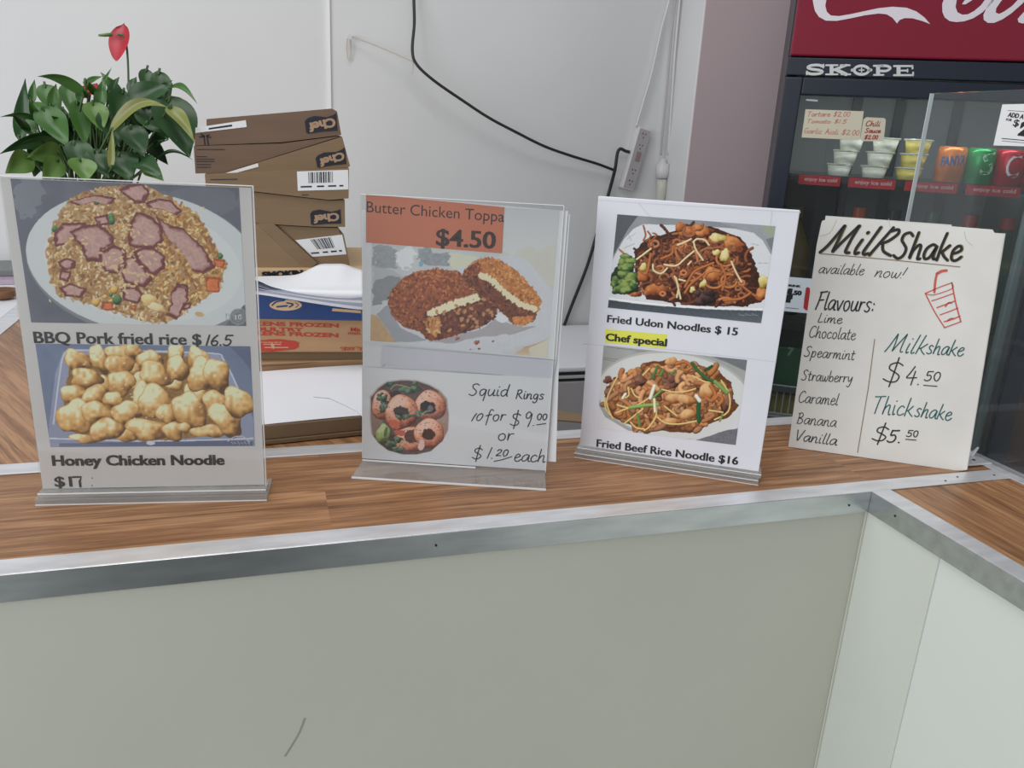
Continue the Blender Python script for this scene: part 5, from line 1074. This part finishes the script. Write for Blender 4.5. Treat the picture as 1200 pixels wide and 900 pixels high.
for s, p0, p1, cap, sl in (('Squid', y4(640,272), y4(838,276), 14, .18), ('Rings', y4(876,288), y4(1018,292), 11, .12), ('10', y4(650,400), y4(706,398), 8.5, .3), ('for', y4(722,402), y4(828,398), 13.5, .2), ('$', y4(846,430), y4(902,432), 18, .1), ('9.', y4(915,425), y4(978,425), 17, .15), ('00', y4(980,395), y4(1034,396), 7.5, .1), ('or', y4(783,498), y4(868,496), 14.5, .15), ('$', y4(655,596), y4(712,598), 16, .1), ('1.', y4(728,588), y4(768,590), 13, .2), ('20', y4(772,575), y4(836,578), 8, .2), ('each', y4(864,602), y4(1026,608), 15, .15)): obj('handwriting', write(MB(), A2, s, p0, p1, cap, .0013, sl, .0004), m_pen, cd2)
for q_ in ([y4(981,420), y4(1026,413)], [y4(768,603), y4(810,594), y4(856,579)]): obj('underline', line(MB(), A2, q_, .0012, .0004), m_pen, cd2)
mb = MB(); mb.prism([A2.P(p, .0003) for p in (Z(123,30), Z(818,98), Z(806,330), Z(124,275))], A2.N*-.0003); ol = obj('price_label', mb, m_orange, s2)
m_li = mat('label_ink', (58, 42, 40), .5); obj('lettering', type_on(MB(), A2, 'Butter Chicken Toppa', Z(127,122), Z(817,172), 12.6, .0004, .0), m_li, ol); obj('lettering', type_on(MB(), A2, '$4.50', Z(474,289), Z(770,306), 19.5, .0004, .026), m_li, ol)

# --- sign with udon and beef noodles
A3 = sign_frame(-.2937, .1645, .012, -32.53, -2.3)
s3 = thing('menu_sign', 'bright white menu sign showing fried udon and beef rice noodles', 'menu sign', (-.205, .107, 0), math.radians(-32.53), 'menu signs standing on the counter')
slab_(mb := MB(), A3, 0, .0, SW, SH, -.0024, .0); p3 = obj('paper', mb, m_paper_c, s3, bev=.0008)
slab_(mb := MB(), A3, .004, -.002, SW-.003, SH-.004, -.0046, -.0026); obj('back_cover', mb, m_acr, s3)
mb = MB(); slab_(mb, A3, -.004, -.0118, SW+.001, -.0055, -.028, .0120); slab_(mb, A3, -.002, -.0055, SW+.003, .0005, -.014, .0065); obj('base', mb, m_acrb, s3, bev=.0008)
slab_(mb := MB(), A3, -.0035, -.0117, SW+.0008, -.0110, .0116, .0126); slab_(mb, A3, -.0018, -.001, SW+.0028, -.0003, .0062, .0071); slab_(mb, A3, -.004, -.0062, SW, -.0056, .0116, .0125); obj('base_edge', mb, m_edge, s3)
cz = zc(660, 220, 4.2857); m_fold = mat('fold_grey', (208, 209, 220), .5)
for q_ in ([(178,63),(400,78),(760,100),(1192,124)], [(1050,122),(1040,190)], [(380,78),(440,150)], [(100,785),(560,815),(1070,875)]): obj('fold_mark', line(MB(), A3, [cz(*p) for p in q_], .0007, .0002), m_fold, p3)
z = zc(705, 245, 5.7143); Q = [(105,35),(1165,115),(1068,765),(42,660)]
pa = Paint(330, 195, Q, (136, 140, 144), 31); pa.a += (pa.n1*6)[..., None]
pa.poly([(600,20),(1180,60),(1170,340),(1130,300),(1000,160)], (150,154,160), wob=8, tex=6); pa.poly([(1060,100),(1180,100),(1165,190),(1110,180)], (150,160,138), wob=10)
pa.poly([(90,20),(248,40),(180,130),(66,330)], (84, 88, 92), tex=4); pa.poly([(1100,200),(1180,180),(1150,310)], (120,124,128))
pa.poly([(36,612),(60,400),(80,322),(150,200),(215,130),(280,100),(600,110),(900,132),(1020,160),(1080,210),(1138,310),(1100,690),(700,676),(300,640)], (208, 210, 214), tex=3)
pa.poly([(36,600),(300,640),(700,668),(1090,676),(1060,780),(30,680)], (58, 64, 72), (96, 104, 112), tex=6); pa.stroke([(40,598),(300,632),(700,662),(1090,672)], 16, (222,224,226), .12)
for st in ([(170,200),(230,160)],[(150,260),(220,230)],[(1000,230),(1050,240)],[(1050,360),(1120,360)],[(960,300),(1010,290)],[(180,170),(200,210)]): pa.stroke(st, 5, (170,180,172), .1)
FOOD = [(220,285),(280,210),(340,180),(400,172),(490,142),(530,100),(640,115),(740,112),(850,160),(930,190),(985,260),(1020,330),(1050,430),(1092,560),(1070,620),(950,655),(820,650),(700,655),(480,622),(300,612),(240,500),(228,400)]
pa.poly(FOOD, (62, 32, 22), wob=8, tex=18)
def noodles(n, wd, cols, length, region=FOOD, curl=1.6):
    for x, y in pa.inside(region, n):
        th = pa.r.uniform(0, 6.28); pts = [(x, y)]; k = pa.r.normal(0, curl)
        for _ in range(5): th += k*.45; x += math.cos(th)*length/5; y += math.sin(th)*length/5*.8; pts.append((x, y))
        pa.stroke(pts, wd*pa.r.uniform(.8, 1.15), np.array(cols[pa.r.integers(len(cols))])*pa.r.uniform(.8, 1.1), .5)
BR_ = [(120,68,42),(140,84,54),(104,56,36),(156,98,64),(86,46,32),(70,38,28)]
def clip_noodles(n, *a, **k):  # keep strands inside the mound
    noodles(n, *a, **k)
inner = [(270,300),(400,220),(530,150),(640,150),(760,150),(900,230),(960,300),(1000,430),(1040,560),(940,610),(700,610),(480,590),(320,560),(270,480)]
noodles(210, 19, BR_, 130, inner); 
for st in ([(280,210),(295,170),(280,110)],[(300,215),(330,180),(310,150)],[(330,215),(370,175),(345,160)]): pa.stroke(st, 12, (140,78,44), .5)
MEAT = [(70,32,20),(134,72,38),(176,104,56),(206,140,84)]
for a in ((890,235,86,46,20),(575,150,72,40,10),(530,120,40,30,-30),(680,150,52,40,0),(360,540,88,40,-6),(750,440,60,56,0),(540,260,60,50,0),(280,450,46,40,0),(220,565,54,22,0),(1070,570,44,44,0),(640,125,40,26,0)): pa.lump(*a, MEAT, .2, .7)
noodles(60, 18, BR_[:4], 120, inner, 2.2)
for c_, r_ in (((755,470),68),((855,480),52),((830,330),60)):
    pa.stroke([(c_[0]+r_*math.cos(a), c_[1]+r_*.85*math.sin(a)) for a in np.linspace(.2, 5.2, 12)], 17, (168,104,60), .5)
for st in ([(560,520),(620,420),(700,380),(750,360)],[(800,370),(830,450),(810,540)],[(330,300),(300,430),(250,400)],[(400,330),(470,300),(480,250)],[(560,560),(600,500),(690,430)],[(820,610),(930,600),(1000,560)]): pa.stroke(st, 18, (158,94,52), .5)
SP = (206,186,146)
for st in ([(615,220),(640,200),(690,206),(720,240)],[(618,220),(632,270),(680,340)],[(420,370),(500,378),(560,330),(620,280)],[(345,370),(350,410),(400,430),(440,395)],[(490,450),(515,520),(505,590)],[(500,460),(530,600)],[(215,350),(270,310),(330,265)],[(870,350),(900,420),(938,488)],[(510,240),(560,220),(600,200)],[(520,470),(560,480)],[(580,370),(600,350)]): pa.stroke(st, 13, SP, .4)
CAB = [(120,96,40),(180,156,84),(208,192,124),(222,212,160)]
for a in ((780,190,62,26,8),(826,310,32,44,0),(770,290,24,22,0),(1085,485,34,48,0),(680,500,20,30,30),(610,540,18,24,0),(280,390,22,34,0)): pa.lump(*a, CAB, .25, .6)
for a in ((700,600,56,40,0),(660,620,36,26,0),(720,560,40,24,0),(640,560,30,20,0)): pa.lump(*a, [(24,16,16),(52,34,34),(92,70,66)], .3, .6)
BRO = [(18,34,20),(44,72,38),(88,116,58),(140,156,84)]
pa.ell(150, 470, 90, 100, 0, (34,54,30), 10, .2)
for a in ((160,325,44,28,0),(195,350,36,30,0),(140,360,34,30,0),(170,390,50,34,0),(110,480,40,34,0),(90,500,30,30,0),(150,440,46,34,0),(200,460,44,40,0),(170,500,54,44,0),(120,540,44,36,0),(215,520,36,40,0),(170,540,40,30,0)): pa.lump(*a, BRO, .3, 1.1)
pa.stroke([(120,270),(150,295)], 12, (160,96,56), .4)
for k in range(9): pa.stroke([(920+k*15,700+(k % 3)*6),(928+k*15,712)], 4, (150,158,162), .1, False)
GC = 1.12
print_part('food_photo', pa, crop_quad(A3, z, Q, .00025), m_print, p3, GC)
z = zc(695, 400, 6.3158); Q = [(78,30),(1140,138),(1055,768),(30,640)]
pa = Paint(330, 205, Q, (158, 160, 158), 32); pa.a += (pa.n1*5)[..., None]
for st in ([(78,120),(300,150)],[(60,130),(250,160)],[(100,40),(500,90)]): pa.stroke(st, 6, (130,132,130), .1)
pa.poly([(850,100),(1150,130),(1130,220),(1000,160)], (112,116,118), tex=6); pa.poly([(740,735),(1075,630),(1060,780)], (104,104,112), wob=8, tex=14)
pa.ell(600, 400, 580, 325, 7, (176,178,172)); pa.ell(598, 404, 566, 312, 7, (206,208,206)); pa.poly([(20,430),(90,560),(260,660),(640,735),(800,715),(640,760),(20,650)], (212,212,216))
pa.poly([(640,740),(800,715),(1000,640),(1070,560),(1080,640),(760,735)], (208,208,214)); pa.poly([(745,732),(1072,636),(1056,770)], (112,110,118), wob=6, tex=12)
FOOD = [(100,335),(150,270),(220,240),(330,212),(370,160),(480,150),(570,130),(680,160),(770,165),(880,200),(950,240),(1028,305),(1040,420),(1078,470),(1000,560),(850,620),(720,680),(540,662),(380,676),(250,605),(120,560),(85,480)]
pa.poly(FOOD, (104, 62, 34), wob=8, tex=18)
inner = [(140,340),(230,270),(350,230),(400,190),(570,160),(680,180),(780,200),(900,240),(980,320),(1000,440),(960,540),(840,590),(700,640),(540,640),(390,640),(260,580),(150,520)]
BN = [(172,116,72),(190,140,96),(150,96,60),(178,126,90),(128,84,54),(160,104,60)]
noodles(230, 42, BN, 90, inner, 1.2)
MB2 = [(50,28,22),(92,56,44),(124,82,66),(150,108,88)]
for a in ((640,275,84,56,10),(560,290,50,50,0),(700,240,50,34,0),(985,450,44,74,10),(120,375,34,34,0),(350,290,50,40,0),(560,330,60,26,0),(110,285,34,28,0)): pa.lump(*a, MB2, .25, .9)
noodles(70, 36, BN[:4], 90, inner, 1.8)
for a in ((700,540,60,40,-10),(600,420,60,40,0),(700,430,80,34,15),(840,370,60,60,0),(590,590,60,26,0),(460,220,40,24,0),(580,150,50,30,0)): pa.lump(*a, [(110,66,34),(170,112,64),(200,146,92),(222,182,132)], .2, .5)
for st in ([(620,165),(680,150),(730,190),(690,215)],[(870,330),(905,390),(880,440),(840,420)],[(930,470),(960,430),(930,400),(900,430)]): pa.stroke(st, 26, (168,104,58), .45)
SP2 = (212,182,118)
for st in ([(180,265),(140,340),(100,450),(140,560)],[(180,470),(280,490),(400,430),(440,390)],[(170,530),(280,490),(370,490)],[(230,610),(320,540),(370,500)],[(280,600),(320,640),(380,650)],[(510,355),(600,375),(690,370),(760,350)],[(475,560),(540,605),(640,612),(770,590)],[(740,255),(830,300),(880,300)],[(950,290),(1010,400),(1000,520),(900,580)],[(470,500),(465,560),(420,630),(380,660)],[(285,350),(310,400),(350,420)],[(260,340),(265,400),(220,425)],[(420,200),(370,250)],[(530,480),(620,550)],[(90,420),(95,500),(150,570)],[(860,510),(960,525)]): pa.stroke(st, 12, SP2, .4)
for st, wd, c_ in (([(735,165),(790,230),(850,280),(910,300)],26,(54,92,48)),([(905,300),(950,340),(990,380)],30,(112,146,76)),([(830,215),(880,185)],22,(40,76,40)),([(275,490),(380,475),(480,468)],26,(128,160,84)),([(330,540),(345,620)],20,(96,130,66)),([(785,450),(780,520),(785,590)],32,(36,84,48)),([(765,405),(790,440)],30,(208,212,196)),([(480,185),(440,275)],20,(66,110,58)),([(455,330),(425,420)],26,(222,220,196)),([(505,365),(450,415)],18,(104,140,76)),([(455,430),(460,520)],22,(206,206,170)),([(580,240),(610,215)],18,(84,130,70)),([(500,250),(520,215)],22,(84,124,66)),([(940,590),(960,540)],14,(110,140,70)),([(240,390),(220,420)],22,(214,210,186))): pa.stroke(st, wd, c_, .4)
print_part('food_photo', pa, crop_quad(A3, z, Q, .00025), m_print, p3, GC)
b4 = zc(650, 380, 4.2857); yq = MB(); patch(yq, A3, [cz(212,710), cz(522,738), cz(516,808), cz(208,778)], .0002); obj('highlight', yq, m_yellow, p3)
for q_ in (('Fried Udon Noodles $ 15', cz(219,675), cz(873,742), 8.6), ('Chef special', cz(212,766), cz(518,796), 8.4), ('Fried Beef Rice Noodle $16', b4(209,614), b4(918,706), 8.7)): obj('lettering', type_on(MB(), A3, *q_, .0004, .026), m_ink, p3)

# --- handwritten milkshake board
A4 = sign_frame(-.0119, .1401, .0002, -32.43, 12.47)
s4 = thing('menu_sign', 'handwritten milkshake flavours board leaning back at the counter corner', 'menu sign', (.077, .084, 0), math.radians(-32.43), 'menu signs standing on the counter')
mb = MB(); mb.prism([A4.pt(u, v, 0) for u, v in ((0,.0006),(.198,.0),(.205,.001),(SW,.0025),(SW-.0005,.290),(.199,.2915),(.196,.2955),(.012,SH),(.002,.290),(.0,.262))], A4.N*-.0010); p4 = obj('paper', mb, m_paper_d, s4)
slab_(mb := MB(), A4, .003, .003, SW+.001, SH-.005, -.0045, -.0012); slab_(mb, A4, .006, SH-.006, SW*.72, SH+.001, -.0042, -.0013); obj('board', mb, mat('foam_board', (206, 206, 202), .6), s4)
hgt = A4.pt(SW*.5, SH*.62, -.0045); st0 = A4.pt(SW*.36, SH*.62, -.0046); st1 = A4.pt(SW*.64, SH*.62, -.0046); bk = Vector((-A4.N.x, -A4.N.y, 0)).normalized()
e0 = st0+bk*.055; e0.z = .0008; e1 = st1+bk*.055; e1.z = .0008
obj('easel_leg', MB().prism([st0, st1, e1, e0], A4.N*-.002), m_card, s4)
q4 = zc(900, 230, 4); r4 = zc(900, 390, 4)
t = MB(); write(t, A4, 'MilK', q4(246,262), q4(580,282), 33, .0040, .42, .0004); write(t, A4, 'Shake', q4(586,290), q4(905,304), 31, .0038, .22, .0004); obj('title', t, m_olive, p4)
rnd2 = random.getstate()
t = MB(); write(t, A4, 'MilK', q4(244,262), q4(578,282), 33, .0033, .42, .0006); write(t, A4, 'Shake', q4(584,290), q4(903,304), 31, .0031, .22, .0006); obj('title_ink', t, m_ink, p4)
for q_ in ([q4(243,268), q4(560,296), q4(900,331)], [q4(500,670), q4(470,900), r4(420,560)]): obj('ruled_line', line(MB(), A4, q_, .0010, .0004), m_brownpen, p4)
t = MB()
for s, p0, p1, cap, wd, sl in (('available', q4(234,360), q4(448,370), 12.5, .0009, .3), ('now!', q4(497,377), q4(640,386), 13, .0010, .3), ('Flavours:', q4(222,530), q4(500,543), 21, .0018, .2), ('Lime', q4(232,590), q4(348,597), 11, .0010, .15), ('Chocolate', q4(190,660), q4(410,674), 13.5, .0010, .15), ('Spearmint', q4(168,750), q4(406,768), 12.5, .0010, .15), ('Strawberry', q4(155,862), q4(396,874), 12.5, .0010, .15),
    ('Caramel', r4(140,325), r4(328,340), 13.5, .0010, .15), ('Banana', r4(133,424), r4(320,442), 13, .0010, .15), ('Vanilla', r4(123,503), r4(322,528), 12.5, .0012, .15), ('$', q4(536,880), q4(630,885), 29, .0017, .1), ('4.', q4(638,880), q4(720,885), 21, .0015, .15), ('50', q4(732,864), q4(808,867), 11, .0014, .1), ('$', r4(486,513), r4(566,518), 21, .0017, .1), ('5.', r4(556,512), r4(628,517), 14.5, .0019, .15), ('50', r4(648,486), r4(704,489), 7.5, .0013, .1)): obj('handwriting', write(MB(), A4, s, p0, p1, cap, wd, sl), m_pen, p4)
for q_ in ([q4(730,886), q4(792,891)], [r4(645,499), r4(694,503)]): obj('underline', line(MB(), A4, q_, .0012), m_pen, p4)
for q_ in (('Milk', q4(546,728), q4(738,742), 22, .0014, .35), ('shake', q4(740,738), q4(915,750), 18, .0014, .25), ('Thick', r4(484,378), r4(680,392), 21, .0014, .2), ('shake', r4(684,392), r4(858,412), 18, .0014, .2)): obj('teal_handwriting', write(MB(), A4, *q_), m_teal, p4)
t = MB(); 
for pts, wd in ((((780,450),(784,400),(792,362)),.0026),(((792,364),(812,352),(836,348)),.0034),(((737,455),(800,428),(862,405)),.0013),(((862,405),(880,500),(904,588)),.0016),(((904,588),(866,602),(828,616)),.0014),(((828,616),(780,540),(737,455)),.0014),(((740,456),(770,463),(820,450),(866,430),(862,408)),.0011),(((768,490),(800,480),(870,455)),.0013),(((792,522),(830,508),(878,490)),.0015),(((806,556),(850,540),(890,524)),.0013),(((826,588),(860,578),(900,562)),.0015),(((832,515),(846,500),(860,500)),.002),(((840,585),(856,574),(872,574)),.002)): line(t, A4, [q4(*p) for p in pts], wd, .0004, True)
obj('cup_drawing', t, m_redpen, p4)
t = MB(); line(t, A4, [q4(243,186), q4(290,170), q4(322,110)], .0006, .0003, True); line(t, A4, [q4(565,105), q4(572,145)], .0005, .0003); line(t, A4, [q4(920,165), q4(930,205), q4(960,232)], .0006, .0003, True); obj('tape_mark', t, mat('tape_grey', (188, 188, 186), .4), p4)
